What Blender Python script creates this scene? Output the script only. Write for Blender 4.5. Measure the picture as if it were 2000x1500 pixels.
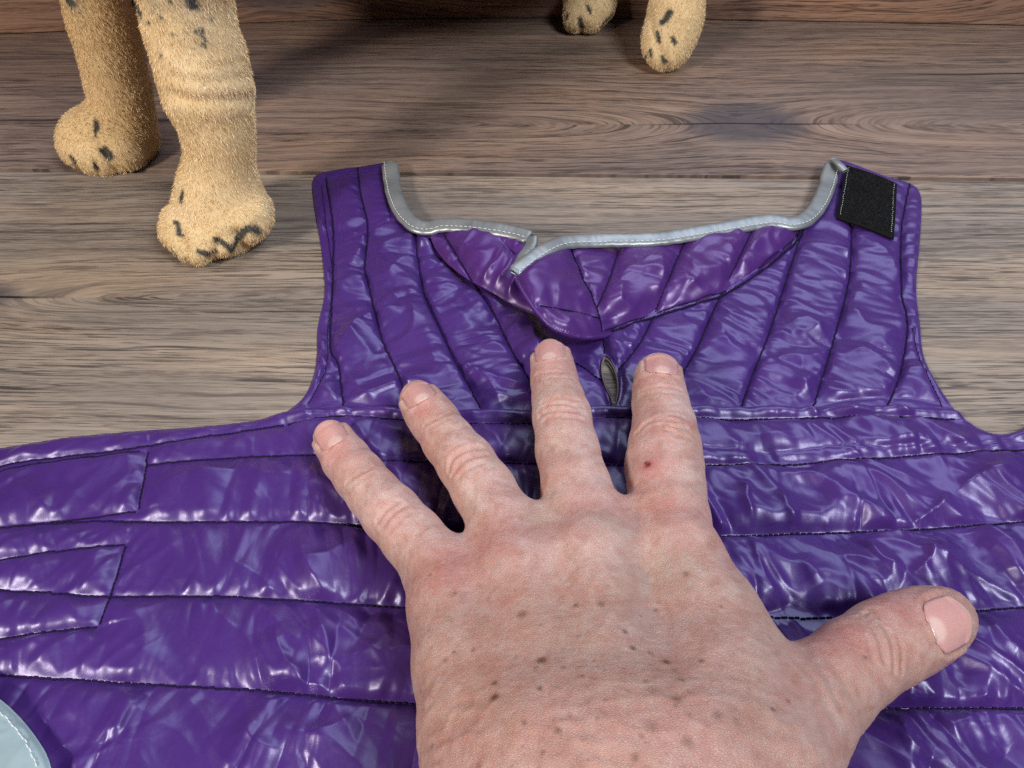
import bpy, math, random
import numpy as np
from mathutils import Vector

random.seed(7)
RNG = np.random.default_rng(7)
for o in list(bpy.data.objects):
    bpy.data.objects.remove(o)
SC = bpy.context.scene
COL = SC.collection

# ------------------------------------------------------------------ camera
CAM_H = 0.232                      # phone held 23 cm above the floor
PITCH = math.radians(47.0)
FPX = 1500.0                       # focal length for a 2000 px wide frame (27 mm)
cam_data = bpy.data.cameras.new('camera')
cam = bpy.data.objects.new('camera', cam_data)
COL.objects.link(cam)
cam.location = (0, 0, CAM_H)
cam.rotation_euler = (math.pi / 2 - PITCH, 0, 0)
cam_data.sensor_width = 36.0
cam_data.lens = 36.0 * FPX / 2000.0
cam_data.clip_start = 0.01
cam_data.clip_end = 50
SC.camera = cam

# ------------------------------------------------------------------ world and lamps
world = bpy.data.worlds.new('World')
SC.world = world
world.use_nodes = True
bg = world.node_tree.nodes['Background']
bg.inputs[0].default_value = (0.80, 0.86, 1.0, 1)
bg.inputs[1].default_value = 0.03


def area_lamp(name, loc, target, size, power, color, size_y=None):
    d = bpy.data.lights.new(name, 'AREA')
    d.shape = 'RECTANGLE' if size_y else 'DISK'
    d.size = size
    if size_y:
        d.size_y = size_y
    d.energy = power
    d.color = color
    o = bpy.data.objects.new(name, d)
    COL.objects.link(o)
    o.location = loc
    o.rotation_euler = (Vector(target) - Vector(loc)).to_track_quat('-Z', 'Y').to_euler()
    return o


# cool white key lamp: right, behind the photographer's shoulder
area_lamp('key_lamp', (0.60, -0.36, 1.08), (0.0, 0.30, 0.0), 0.40, 13.5, (0.96, 0.98, 1.0))
# warmer lamp on the left, lower
area_lamp('side_lamp', (-0.74, -0.46, 0.66), (-0.12, 0.38, 0.0), 0.19, 11.5, (1.0, 0.89, 0.80))
# wide cool ceiling panel above and beyond the backdrop
area_lamp('ceiling_lamp', (0.52, 1.00, 1.36), (0.1, 0.2, 0.0), 1.50, 15.0, (0.72, 0.80, 1.0), 0.80)

SC.view_settings.view_transform = 'Standard'
SC.view_settings.look = 'None'
SC.view_settings.gamma = 1.0
SC.view_settings.exposure = 0.0
SC.view_settings.use_curve_mapping = False
SC.render.engine = 'CYCLES'
SC.cycles.use_denoising = False
SC.cycles.max_bounces = 6
SC.cycles.caustics_reflective = False
SC.cycles.caustics_refractive = False

# ------------------------------------------------------------------ picture geometry
SP, CP = math.sin(PITCH), math.cos(PITCH)
CAM = np.array([0.0, 0.0, CAM_H])


def ray(px, py):
    """direction (depth 1 along the optical axis) of a photograph pixel"""
    px = np.asarray(px, float)
    py = np.asarray(py, float)
    a = (px - 1000.0) / FPX
    b = (750.0 - py) / FPX
    return np.stack([a, CP + b * SP, -SP + b * CP], -1)


def at_z(px, py, z=0.0):
    d = ray(px, py)
    t = (np.asarray(z, float) - CAM_H) / d[..., 2]
    return CAM + d * t[..., None]


def at_y(px, py, y):
    d = ray(px, py)
    t = np.asarray(y, float) / d[..., 1]
    return CAM + d * t[..., None]


def depth_of(P):
    P = np.asarray(P)
    return (P[..., 1]) * CP - (P[..., 2] - CAM_H) * SP


def project(P):
    P = np.asarray(P, float)
    dz = depth_of(P)
    up = P[..., 1] * SP + (P[..., 2] - CAM_H) * CP
    return 1000 + FPX * P[..., 0] / dz, 750 - FPX * up / dz


def srgb(r, g, b, a=1.0):
    f = lambda c: (c / 255 / 12.92) if c / 255 <= 0.04045 else ((c / 255 + 0.055) / 1.055) ** 2.4
    return (f(r), f(g), f(b), a)


# ------------------------------------------------------------------ noise (numpy)
_perm = np.random.default_rng(3).permutation(4096).astype(np.int64)
_ang = np.random.default_rng(4).uniform(0, 2 * math.pi, 4096)
_gx, _gy = np.cos(_ang), np.sin(_ang)


def perlin(x, y, seed=0):
    xi = np.floor(x).astype(np.int64)
    yi = np.floor(y).astype(np.int64)
    fx, fy = x - xi, y - yi
    u = fx * fx * fx * (fx * (fx * 6 - 15) + 10)
    v = fy * fy * fy * (fy * (fy * 6 - 15) + 10)

    def g(ix, iy, dx, dy):
        h = _perm[(_perm[(ix + seed * 131) & 4095] + iy) & 4095]
        return _gx[h] * dx + _gy[h] * dy
    a = g(xi, yi, fx, fy)
    b = g(xi + 1, yi, fx - 1, fy)
    c = g(xi, yi + 1, fx, fy - 1)
    d = g(xi + 1, yi + 1, fx - 1, fy - 1)
    return ((a + (b - a) * u) * (1 - v) + (c + (d - c) * u) * v) * 1.5


def smoothstep(a, b, x):
    t = np.clip((x - a) / (b - a), 0, 1)
    return t * t * (3 - 2 * t)


# ------------------------------------------------------------------ objects
def tag(o, label=None, cat=None, group=None, kind=None):
    if label:
        o['label'] = label
    if cat:
        o['category'] = cat
    if group:
        o['group'] = group
    if kind:
        o['kind'] = kind
    return o


def mesh_obj(name, verts, faces, mat, parent=None, smooth=True, colors=None, attr='tone'):
    me = bpy.data.meshes.new(name)
    verts = np.asarray(verts, np.float32)
    if isinstance(faces, np.ndarray):
        nf, k = faces.shape
        me.vertices.add(len(verts))
        me.vertices.foreach_set('co', verts.ravel())
        me.loops.add(nf * k)
        me.loops.foreach_set('vertex_index', faces.astype(np.int32).ravel())
        me.polygons.add(nf)
        me.polygons.foreach_set('loop_start', (np.arange(nf) * k).astype(np.int32))
        me.update(calc_edges=True)
    else:
        me.from_pydata([tuple(v) for v in verts], [], [tuple(f) for f in faces])
        me.update()
    if smooth:
        me.polygons.foreach_set('use_smooth', np.ones(len(me.polygons), bool))
    if colors is not None:
        ca = me.color_attributes.new(attr, 'FLOAT_COLOR', 'POINT')
        c = np.ones((len(verts), 4), np.float32)
        c[:, :colors.shape[1]] = colors
        ca.data.foreach_set('color', c.ravel())
    me.materials.append(mat)
    o = bpy.data.objects.new(name, me)
    COL.objects.link(o)
    if parent:
        o.parent = parent
    return o


def empty(name, loc=(0, 0, 0)):
    o = bpy.data.objects.new(name, None)
    COL.objects.link(o)
    o.empty_display_size = 0.02
    return o


class NT:
    """small helper for node trees"""
    def __init__(s, name):
        s.m = bpy.data.materials.new(name)
        s.m.use_nodes = True
        s.t = s.m.node_tree
        s.b = s.t.nodes['Principled BSDF']

    def n(s, typ, **kw):
        nd = s.t.nodes.new(typ)
        for k, v in kw.items():
            if k.startswith('in_'):
                key = k[3:]
                key = int(key) if key.isdigit() else key
                if hasattr(v, 'is_output') or isinstance(v, bpy.types.NodeSocket):
                    s.t.links.new(v, nd.inputs[key])
                else:
                    nd.inputs[key].default_value = v
            else:
                setattr(nd, k, v)
        return nd

    def link(s, a, b):
        s.t.links.new(a, b)

    def math(s, op, a, b=None, c=None):
        nd = s.t.nodes.new('ShaderNodeMath')
        nd.operation = op
        for i, v in enumerate((a, b, c)):
            if v is None:
                continue
            if isinstance(v, bpy.types.NodeSocket):
                s.t.links.new(v, nd.inputs[i])
            else:
                nd.inputs[i].default_value = v
        return nd.outputs[0]

    def mix(s, fac, a, b, blend='MIX'):
        nd = s.t.nodes.new('ShaderNodeMix')
        nd.data_type = 'RGBA'
        nd.blend_type = blend
        for i, v in ((0, fac), (6, a), (7, b)):
            if isinstance(v, bpy.types.NodeSocket):
                s.t.links.new(v, nd.inputs[i])
            else:
                nd.inputs[i].default_value = v
        return nd.outputs[2]

    def vec(s, x, y, z=0.0):
        nd = s.t.nodes.new('ShaderNodeCombineXYZ')
        for i, v in enumerate((x, y, z)):
            if isinstance(v, bpy.types.NodeSocket):
                s.t.links.new(v, nd.inputs[i])
            else:
                nd.inputs[i].default_value = v
        return nd.outputs[0]

    def noise(s, vec, scale=1.0, detail=4.0, rough=0.55, dist=0.0):
        nd = s.t.nodes.new('ShaderNodeTexNoise')
        s.t.links.new(vec, nd.inputs['Vector'])
        nd.inputs['Scale'].default_value = scale
        nd.inputs['Detail'].default_value = detail
        nd.inputs['Roughness'].default_value = rough
        nd.inputs['Distortion'].default_value = dist
        return nd.outputs[0]

    def ramp(s, fac, stops):
        nd = s.t.nodes.new('ShaderNodeValToRGB')
        s.t.links.new(fac, nd.inputs[0])
        el = nd.color_ramp.elements
        while len(el) < len(stops):
            el.new(0.5)
        for e, (p, c) in zip(el, stops):
            e.position = p
            e.color = c if len(c) == 4 else (*c, 1)
        return nd.outputs[0]

    def maprange(s, v, a, b, c, d, smooth=False):
        nd = s.t.nodes.new('ShaderNodeMapRange')
        if smooth:
            nd.interpolation_type = 'SMOOTHSTEP'
        s.t.links.new(v, nd.inputs[0])
        for i, k in enumerate((a, b, c, d)):
            nd.inputs[1 + i].default_value = k
        return nd.outputs[0]

    def set(s, **kw):
        for k, v in kw.items():
            key = k.replace('_', ' ')
            inp = s.b.inputs[key]
            if isinstance(v, bpy.types.NodeSocket):
                s.t.links.new(v, inp)
            else:
                inp.default_value = v

    def bump(s, height, strength=0.5, dist=0.001, normal=None):
        nd = s.t.nodes.new('ShaderNodeBump')
        nd.inputs['Strength'].default_value = strength
        nd.inputs['Distance'].default_value = dist
        s.t.links.new(height, nd.inputs['Height'])
        if normal is not None:
            s.t.links.new(normal, nd.inputs['Normal'])
        return nd.outputs[0]


def grey(v):
    return (v, v, v, 1)


# ================================================================== SETTING: floor and backdrop
def wood_material(name, knots, light, mid, dark, seed, wall=False, cracks=(), wobble=0.016):
    w = NT(name)
    tc = w.n('ShaderNodeTexCoord')
    sep = w.n('ShaderNodeSeparateXYZ', in_0=tc.outputs['Object'])
    x = sep.outputs[0]
    y = sep.outputs[2] if wall else sep.outputs[1]
    # slow waviness of the grain
    wob = w.noise(w.vec(w.math('MULTIPLY', x, 5.0), w.math('MULTIPLY', y, 14.0), seed), 1.0, 2.0)
    yy = w.math('ADD', y, w.math('MULTIPLY', w.math('SUBTRACT', wob, 0.5), wobble))
    v = yy
    for (kx, ky, R, L) in knots:
        dx = w.math('DIVIDE', w.math('SUBTRACT', x, kx), L)
        e = w.math('DIVIDE', 1.0, w.math('ADD', 1.0, w.math('POWER', w.math('ABSOLUTE', dx), 2.2)))
        e = w.math('MULTIPLY', w.math('MULTIPLY', e, e), R * R)
        dy = w.math('SUBTRACT', v, ky)
        q = w.math('SQRT', w.math('ADD', w.math('MULTIPLY', dy, dy), e))
        v = w.math('ADD', w.math('MULTIPLY', w.math('SIGN', dy), q), ky)
    # soft long streaks, ring lines, fine pores
    streak = w.noise(w.vec(w.math('MULTIPLY', x, 6.0), w.math('MULTIPLY', v, 230.0), seed + 1.3), 1.0, 4.0, 0.66)
    patch = w.noise(w.vec(w.math('MULTIPLY', x, 5.5), w.math('MULTIPLY', v, 26.0), seed + 4.1), 1.0, 3.0, 0.5)
    ringn = w.noise(w.vec(w.math('MULTIPLY', x, 7.0), w.math('MULTIPLY', v, 30.0), seed + 8.0), 1.0, 3.0)
    ph = w.math('ADD', w.math('MULTIPLY', v, 820.0), w.math('MULTIPLY', ringn, 16.0))
    ring = w.math('SINE', ph)
    ring = w.maprange(ring, 0.62, 0.98, 0.0, 1.0, True)
    ring = w.math('MULTIPLY', ring, w.maprange(w.noise(w.vec(w.math('MULTIPLY', x, 16.0), w.math('MULTIPLY', v, 60.0), seed + 2.0), 1.0, 3.0), 0.38, 0.62, 0.0, 1.0, True))
    pore = w.noise(w.vec(w.math('MULTIPLY', x, 26.0), w.math('MULTIPLY', v, 900.0), seed + 6.0), 1.0, 2.0, 0.7)
    pore = w.maprange(pore, 0.535, 0.585, 0.0, 1.0, True)
    fleck = w.noise(w.vec(w.math('MULTIPLY', x, 110.0), w.math('MULTIPLY', v, 1500.0), seed + 7.0), 1.0, 1.0, 0.6)
    pmask = w.maprange(w.noise(w.vec(w.math('MULTIPLY', x, 6.0), w.math('MULTIPLY', v, 40.0), seed + 9.0), 1.0, 2.0), 0.34, 0.58, 0.2, 1.0, True)
    pore = w.math('MULTIPLY', pore, pmask)
    col = w.ramp(streak, [(0.28, dark), (0.45, mid), (0.68, light)])
    col = w.mix(0.3, col, mid)
    col = w.mix(w.maprange(fleck, 0.42, 0.60, 0.0, 0.6), col, w.mix(0.6, mid, light))
    tone = w.ramp(patch, [(0.32, srgb(104, 98, 104)), (0.5, srgb(168, 156, 150)), (0.68, srgb(214, 190, 165))])
    col = w.mix(0.4, col, w.mix(1.0, col, tone, 'OVERLAY'))
    col = w.mix(w.math('MULTIPLY', ring, 0.8), col, w.mix(0.8, col, dark))
    deep = tuple(c * 0.35 for c in dark[:3]) + (1,)
    col = w.mix(w.math('MULTIPLY', pore, 0.7), col, deep)
    for (kx, ky, R, L) in knots:      # heart of the knot: darker, blue-grey, with a split
        ex = w.math('DIVIDE', w.math('SUBTRACT', x, kx), L * 0.42)
        ey = w.math('DIVIDE', w.math('SUBTRACT', yy, ky), R * 0.72)
        rr = w.math('ADD', w.math('MULTIPLY', ex, ex), w.math('MULTIPLY', ey, ey))
        rr = w.math('ADD', rr, w.math('MULTIPLY', w.math('SUBTRACT', wob, 0.5), 0.9))
        k = w.maprange(rr, 0.25, 1.7, 0.75, 0.0, True)
        col = w.mix(k, col, srgb(66, 66, 74))
        cr = w.math('ABSOLUTE', w.math('SUBTRACT', yy, ky))
        cr = w.math('MULTIPLY', w.maprange(cr, 0.0003, 0.0011, 1.0, 0.0), w.maprange(w.math('ABSOLUTE', ex), 0.9, 2.1, 1.0, 0.0))
        col = w.mix(cr, col, srgb(28, 26, 28))
    for (x0, x1, cy, sl) in cracks:   # printed dark joint lines that fade out
        t = w.math('SUBTRACT', yy, w.math('ADD', cy, w.math('MULTIPLY', x, sl)))
        cr = w.maprange(w.math('ABSOLUTE', t), 0.0004, 0.0016, 0.85, 0.0)
        lo, hi = min(x0, x1), max(x0, x1)
        fade = w.math('MULTIPLY', w.maprange(x, lo, lo + 0.06, 0.0, 1.0), w.maprange(x, hi - 0.06, hi, 1.0, 0.0))
        col = w.mix(w.math('MULTIPLY', cr, fade), col, srgb(38, 32, 32))
    h = w.math('MULTIPLY', pore, -1.0)
    w.set(Base_Color=col, Roughness=w.maprange(streak, 0.3, 0.7, 0.62, 0.48), Specular_IOR_Level=0.3,
          Normal=w.bump(h, 0.35, 0.0006))
    return w.m


def slab(name, quad, z0, z1, mat, parent, bev=0.0012, n=1):
    """plank from a ground quad (4 xy points, counter-clockwise) with chamfered top edges"""
    q = np.array(quad, float)
    c = q.mean(0)
    inner = c + (q - c) * (1 - bev * 2 / np.maximum(np.abs(q - c), 1e-3))
    v = [(*p, z0) for p in q] + [(*p, z1 - bev) for p in q] + [(*p, z1) for p in inner]
    f = [(3, 2, 1, 0)]
    for i in range(4):
        j = (i + 1) % 4
        f += [(i, j, 4 + j, 4 + i), (4 + i, 4 + j, 8 + j, 8 + i)]
    f.append((8, 9, 10, 11))
    return mesh_obj(name, v, f, mat, parent, smooth=False)


M_GAP = NT('joint_shadow')
M_GAP.set(Base_Color=srgb(18, 15, 14), Roughness=0.9)
M_GAP = M_GAP.m

sA, sB = at_z(0, 331), at_z(2000, 350)          # the joint that runs across the photograph
slope = (sB[1] - sA[1]) / (sB[0] - sA[0])
yJ = sA[1] - slope * sA[0]
PW = 0.192
KN = at_z(1455, 243)
mid_plank = wood_material('wood_floor_middle', [(KN[0], KN[1], 0.030, 0.085), (-0.52, 0.47, 0.016, 0.05)],
                          srgb(168, 149, 134), srgb(122, 106, 98), srgb(74, 63, 60), 3.0,
                          cracks=[(-1.0, at_z(560, 222)[0], at_z(0, 236)[1], 0.0),
                                  (at_z(1650, 140)[0], 1.2, at_z(1850, 140)[1], -0.005)])
kl = at_z(15, 578)
near_plank = wood_material('wood_floor_near', [(kl[0] - 0.015, kl[1], 0.013, 0.05), (0.62, 0.30, 0.02, 0.1)],
                           srgb(178, 169, 156), srgb(132, 122, 113), srgb(80, 75, 73), 11.0, wobble=0.008)
low_plank = wood_material('wood_floor_low', [], srgb(185, 170, 152), srgb(138, 124, 112), srgb(80, 71, 68), 23.0)
wall_wood = wood_material('wood_backdrop', [(at_y(560, 10, 0.58)[0], 0.03, 0.03, 0.11), (0.42, 0.035, 0.03, 0.12)],
                          srgb(176, 146, 126), srgb(126, 98, 84), srgb(70, 54, 48), 31.0, wall=True)

floor = mesh_obj('floor', [(-2, -1.5, -0.012), (2, -1.5, -0.012), (2, 1.2, -0.012), (-2, 1.2, -0.012)], [(0, 1, 2, 3)], M_GAP, smooth=False)
tag(floor, kind='structure')
gap = 0.0034
for k, m in ((1, mid_plank), (0, near_plank), (-1, low_plank), (-2, near_plank), (-3, low_plank), (-4, near_plank)):
    y0, y1 = yJ + (k - 1) * PW + gap / 2, yJ + k * PW - gap / 2
    if k == 1:
        y1 += 0.05
    if k == 0:
        y0 -= 0.03
    if k < 0:
        y0, y1 = y0 - 0.03, y1 - 0.03
    slab('plank', [(-1.4, y0 - 1.4 * slope), (1.4, y0 + 1.4 * slope), (1.4, y1 + 1.4 * slope), (-1.4, y1 - 1.4 * slope)],
         -0.011, 0.0, m, floor, 0.0004)

# upright backdrop board: its foot bows slightly away from the camera
pb = [(-900, 110), (-400, 88), (0, 69), (220, 58), (450, 47), (750, 38), (1000, 36), (1230, 38), (1500, 42), (1750, 46), (2000, 51), (2400, 60), (2900, 74)]
foot = np.array([at_z(a, b) for a, b in pb])
t = np.linspace(0, len(foot) - 1, 60)
foot = np.stack([np.interp(t, np.arange(len(foot)), foot[:, i]) for i in range(3)], -1)
for _ in range(12):
    foot[1:-1] = 0.5 * foot[1:-1] + 0.25 * (foot[:-2] + foot[2:])
vs, fs = [], []
WALLROWS = [(0.0006, 0.0008), (0.001, 0.0), (0.192, 0.0)]
for z, back in WALLROWS:
    vs += [(p[0], p[1] + back, z) for p in foot]
nr = len(foot)
for r in range(len(WALLROWS) - 1):
    for i in range(nr - 1):
        fs.append((r * nr + i, r * nr + i + 1, (r + 1) * nr + i + 1, (r + 1) * nr + i))
# top and rear face give the board its thickness
b0 = len(vs)
vs += [(p[0], p[1] + 0.012, 0.192) for p in foot] + [(p[0], p[1] + 0.012, 0.0006) for p in foot]
for i in range(nr - 1):
    tpr = (len(WALLROWS) - 1) * nr
    fs.append((tpr + i, tpr + i + 1, b0 + i + 1, b0 + i))
    fs.append((b0 + i, b0 + i + 1, b0 + nr + i + 1, b0 + nr + i))
backdrop = mesh_obj('backdrop_wall', vs, fs, wall_wood, smooth=False)
tag(backdrop, kind='structure')

# ================================================================== implicit-surface tools
def seg_dist(P, a, b, ra, rb):
    ab = b - a
    L2 = float(ab @ ab) + 1e-12
    t = np.clip(((P - a) @ ab) / L2, 0, 1)
    q = P - a - t[:, None] * ab
    return np.sqrt(np.einsum('ij,ij->i', q, q)) - (ra + t * (rb - ra))


def smin(a, b, k):
    h = np.maximum(k - np.abs(a - b), 0) / k
    return np.minimum(a, b) - h * h * h * k / 6.0


class Chain:
    """tapered limb through nodes; radius in metres"""
    def __init__(s, pts, rad, k=0.003):
        s.p, s.r, s.k = np.array(pts, float), np.array(rad, float), k

    def __call__(s, P):
        d = None
        for i in range(len(s.p) - 1):
            e = seg_dist(P, s.p[i], s.p[i + 1], s.r[i], s.r[i + 1])
            d = e if d is None else smin(d, e, s.k)
        return d


class Shape:
    def __init__(s):
        s.items = []

    def add(s, fn, k):
        s.items.append((fn, k))
        return fn

    def __call__(s, P):
        d = None
        for fn, k in s.items:
            e = fn(P)
            d = e if d is None else smin(d, e, k)
        return d

    def grad(s, P, h=2e-4):
        g = np.stack([s(P + np.eye(3)[i] * h) - s(P - np.eye(3)[i] * h) for i in range(3)], -1)
        return g / (np.linalg.norm(g, axis=1, keepdims=True) + 1e-12)

    def cast(s, px, py):
        """where the sight line through a photograph pixel meets the surface"""
        d = ray(px, py)
        d = d / np.linalg.norm(d, axis=-1, keepdims=True)
        d = d.reshape(-1, 3)
        t = np.full(len(d), 0.03)
        best = np.full(len(d), 9.0)
        bt = t.copy()
        for _ in range(90):
            e = s(CAM + d * t[:, None])
            m = e < best
            best[m], bt[m] = e[m], t[m]
            t = t + np.clip(e * 0.8, -0.002, 0.06)
        return CAM + d * bt[:, None], best


def px_chain(nodes, k=0.003):
    """nodes (px, py, z of the axis, radius in photograph pixels)"""
    pts = [at_z(a, b, z) for a, b, z, r in nodes]
    rad = [r * depth_of(p) / FPX for p, (a, b, z, r) in zip(pts, nodes)]
    return Chain(pts, rad, k)


def surface_nets(fn, lo, hi, step):
    lo, hi = np.array(lo, float), np.array(hi, float)
    n = np.ceil((hi - lo) / step).astype(int) + 1
    ax = [lo[i] + np.arange(n[i]) * step for i in range(3)]
    BK = 8
    nb = np.ceil(n / BK).astype(int)
    cidx = np.stack(np.meshgrid(*[np.arange(k) for k in nb], indexing='ij'), -1).reshape(-1, 3)
    cen = lo + (cidx * BK + (BK - 1) / 2) * step
    cd = fn(cen)
    D = np.empty(tuple(nb * BK), np.float32)
    D[:] = np.repeat(np.repeat(np.repeat(cd.reshape(tuple(nb)), BK, 0), BK, 1), BK, 2)
    near = np.abs(cd) < step * BK * 0.9 + 0.003
    off = np.stack(np.meshgrid(*[np.arange(BK)] * 3, indexing='ij'), -1).reshape(-1, 3)
    for c0 in range(0, near.sum(), 400):
        ci = cidx[near][c0:c0 + 400]
        I = (ci[:, None, :] * BK + off[None]).reshape(-1, 3)
        D[I[:, 0], I[:, 1], I[:, 2]] = fn(lo + I * step)
    D = D[:n[0], :n[1], :n[2]]
    ins = D < 0
    acc = np.zeros((n[0] - 1, n[1] - 1, n[2] - 1, 3), np.float32)
    cnt = np.zeros((n[0] - 1, n[1] - 1, n[2] - 1), np.float32)
    corners = [(a, b, c) for a in (0, 1) for b in (0, 1) for c in (0, 1)]
    sl = lambda a, b, c: D[a:n[0] - 1 + a, b:n[1] - 1 + b, c:n[2] - 1 + c]
    for i, A in enumerate(corners):
        for B in corners[i + 1:]:
            if sum(abs(A[k] - B[k]) for k in range(3)) != 1:
                continue
            da, db = sl(*A), sl(*B)
            m = (da < 0) != (db < 0)
            tt = np.where(m, da / np.where(m, da - db, 1), 0)
            for k in range(3):
                acc[..., k] += np.where(m, A[k] + (B[k] - A[k]) * tt, 0)
            cnt += m
    act = cnt > 0
    idx = -np.ones(act.shape, np.int64)
    idx[act] = np.arange(act.sum())
    cell = np.argwhere(act)
    V = (cell + acc[act] / cnt[act][:, None]) * step + lo
    F = []
    for axis in range(3):
        u, v = (axis + 1) % 3, (axis + 2) % 3
        A = ins
        s0 = [slice(None)] * 3
        s1 = [slice(None)] * 3
        s0[axis], s1[axis] = slice(0, n[axis] - 1), slice(1, n[axis])
        for k in (u, v):
            s0[k] = slice(1, n[k] - 1)
            s1[k] = slice(1, n[k] - 1)
        a, b = A[tuple(s0)], A[tuple(s1)]
        for flip, m in ((False, a & ~b), (True, ~a & b)):
            w = np.argwhere(m)
            if not len(w):
                continue
            w[:, u] += 1
            w[:, v] += 1
            eu, ev = np.eye(3, dtype=int)[u], np.eye(3, dtype=int)[v]
            q = [w - eu - ev, w - ev, w, w - eu]
            q = [idx[x[:, 0], x[:, 1], x[:, 2]] for x in q]
            if flip:
                q = q[::-1]
            F.append(np.stack(q, 1))
    return V, np.concatenate(F)


def subdivide(V, F):
    E = np.concatenate([F[:, [i, (i + 1) % 4]] for i in range(4)])
    E.sort(axis=1)
    U, inv = np.unique(E[:, 0] * np.int64(len(V)) + E[:, 1], return_inverse=True)
    ea, eb = U // len(V), U % len(V)
    nv, ne, nf = len(V), len(U), len(F)
    V2 = np.concatenate([V, (V[ea] + V[eb]) / 2, V[F].mean(1)])
    em = inv.reshape(4, nf) + nv
    fc = np.arange(nf) + nv + ne
    Q = [np.stack([F[:, i], em[i], fc, em[(i - 1) % 4]], 1) for i in range(4)]
    return V2, np.concatenate(Q)


def relax(V, F, it, lam=0.5):
    E = np.concatenate([F[:, [i, (i + 1) % 4]] for i in range(4)])
    for _ in range(it):
        S = np.zeros_like(V)
        C = np.zeros(len(V))
        for a, b in ((0, 1), (1, 0)):
            for k in range(3):
                S[:, k] += np.bincount(E[:, a], V[E[:, b], k], len(V))
            C += np.bincount(E[:, a], minlength=len(V))
        V = V + lam * (S / np.maximum(C, 1)[:, None] - V)
    return V


def poly_dist(P, L):
    """distance from points to a 3-D polyline, chunked"""
    d = np.full(len(P), 1e9)
    for i in range(len(L) - 1):
        ab = L[i + 1] - L[i]
        t = np.clip(((P - L[i]) @ ab) / (ab @ ab + 1e-15), 0, 1)
        q = P - L[i] - t[:, None] * ab
        d = np.minimum(d, np.sqrt(np.einsum('ij,ij->i', q, q)))
    return d


def densify(pts, n):
    pts = np.array(pts, float)
    s = np.concatenate([[0], np.cumsum(np.linalg.norm(np.diff(pts, axis=0), axis=1))])
    u = np.linspace(0, s[-1], n)
    return np.stack([np.interp(u, s, pts[:, i]) for i in range(pts.shape[1])], -1)


def spline(pts, n):
    """Catmull-Rom through points"""
    p = np.array(pts, float)
    if len(p) < 3:
        return densify(p, n)
    p = np.concatenate([[2 * p[0] - p[1]], p, [2 * p[-1] - p[-2]]])
    out = []
    m = len(p) - 3
    for i in range(m):
        t = np.linspace(0, 1, 24, endpoint=(i == m - 1))[:, None]
        a, b, c, d = p[i], p[i + 1], p[i + 2], p[i + 3]
        out.append(0.5 * (2 * b + (c - a) * t + (2 * a - 5 * b + 4 * c - d) * t ** 2 + (3 * b - a - 3 * c + d) * t ** 3))
    return densify(np.concatenate(out), n)


def mesh_normals(V, F):
    n = np.cross(V[F[:, 2]] - V[F[:, 0]], V[F[:, 3]] - V[F[:, 1]])
    N = np.zeros_like(V)
    for i in range(4):
        for k in range(3):
            N[:, k] += np.bincount(F[:, i], n[:, k], len(V))
    return N / (np.linalg.norm(N, axis=1, keepdims=True) + 1e-12)


def cast_all(sdf, lists):
    """one ray march for many pixel lists"""
    lists = [np.asarray(l, float).reshape(-1, 2) for l in lists]
    P = np.concatenate(lists)
    L, e = sdf.cast(P[:, 0], P[:, 1])
    out, k = [], 0
    for l in lists:
        out.append(L[k:k + len(l)])
        k += len(l)
    return out


def near_line(V, L, reach):
    m = np.nonzero(np.all((V > L.min(0) - reach) & (V < L.max(0) + reach), axis=1))[0]
    return m, poly_dist(V[m], L)

# ================================================================== HAND
fingers = {
    'little': [(645, 852, 0.0135, 33), (655, 866, 0.0142, 40), (676, 897, 0.0155, 46), (702, 930, 0.0180, 49), (730, 965, 0.0200, 51), (764, 1003, 0.0225, 57), (806, 1050, 0.0245, 60), (846, 1098, 0.0265, 66)],
    'ring': [(815, 775, 0.0140, 33), (822, 787, 0.0148, 40), (836, 806, 0.0160, 45), (850, 824, 0.0175, 47), (876, 862, 0.0205, 50), (910, 904, 0.0235, 56), (945, 958, 0.0255, 61), (978, 1016, 0.0285, 66)],
    'middle': [(1077, 698, 0.0140, 34), (1078, 708, 0.0148, 40), (1081, 730, 0.0165, 43), (1083, 748, 0.0180, 45), (1090, 780, 0.0205, 50), (1097, 812, 0.0230, 56), (1108, 880, 0.0255, 61), (1126, 955, 0.0290, 67), (1140, 1000, 0.0315, 68)],
    'index': [(1287, 728, 0.0150, 38), (1286, 736, 0.0155, 45), (1287, 762, 0.0172, 50), (1290, 790, 0.0190, 54), (1297, 830, 0.0215, 60), (1298, 872, 0.0235, 69), (1297, 912, 0.0250, 75), (1302, 955, 0.0275, 74), (1312, 1010, 0.0305, 72)],
}
hand_sdf = Shape()
fchain = {}
palm_px = [
    [(862, 1128, 0.0290, 64), (872, 1180, 0.0310, 70), (898, 1300, 0.0360, 86), (920, 1420, 0.0420, 98), (930, 1520, 0.0460, 106)],
    [(985, 1040, 0.0310, 64), (1012, 1120, 0.0365, 72), (1040, 1300, 0.0430, 88), (1060, 1500, 0.0510, 104)],
    [(1145, 1015, 0.0325, 68), (1160, 1090, 0.0390, 74), (1185, 1300, 0.0460, 92), (1200, 1500, 0.0550, 106)],
    [(1308, 1020, 0.0310, 72), (1330, 1090, 0.0360, 78), (1368, 1200, 0.0400, 88), (1385, 1340, 0.0450, 104), (1370, 1500, 0.0530, 116)],
    [(1400, 1220, 0.0330, 86), (1440, 1330, 0.0370, 112), (1450, 1480, 0.0450, 138)],          # muscle between thumb and index
]
for i, nd in enumerate(palm_px):
    hand_sdf.add(px_chain(nd, 0.006), 0.017)
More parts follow.
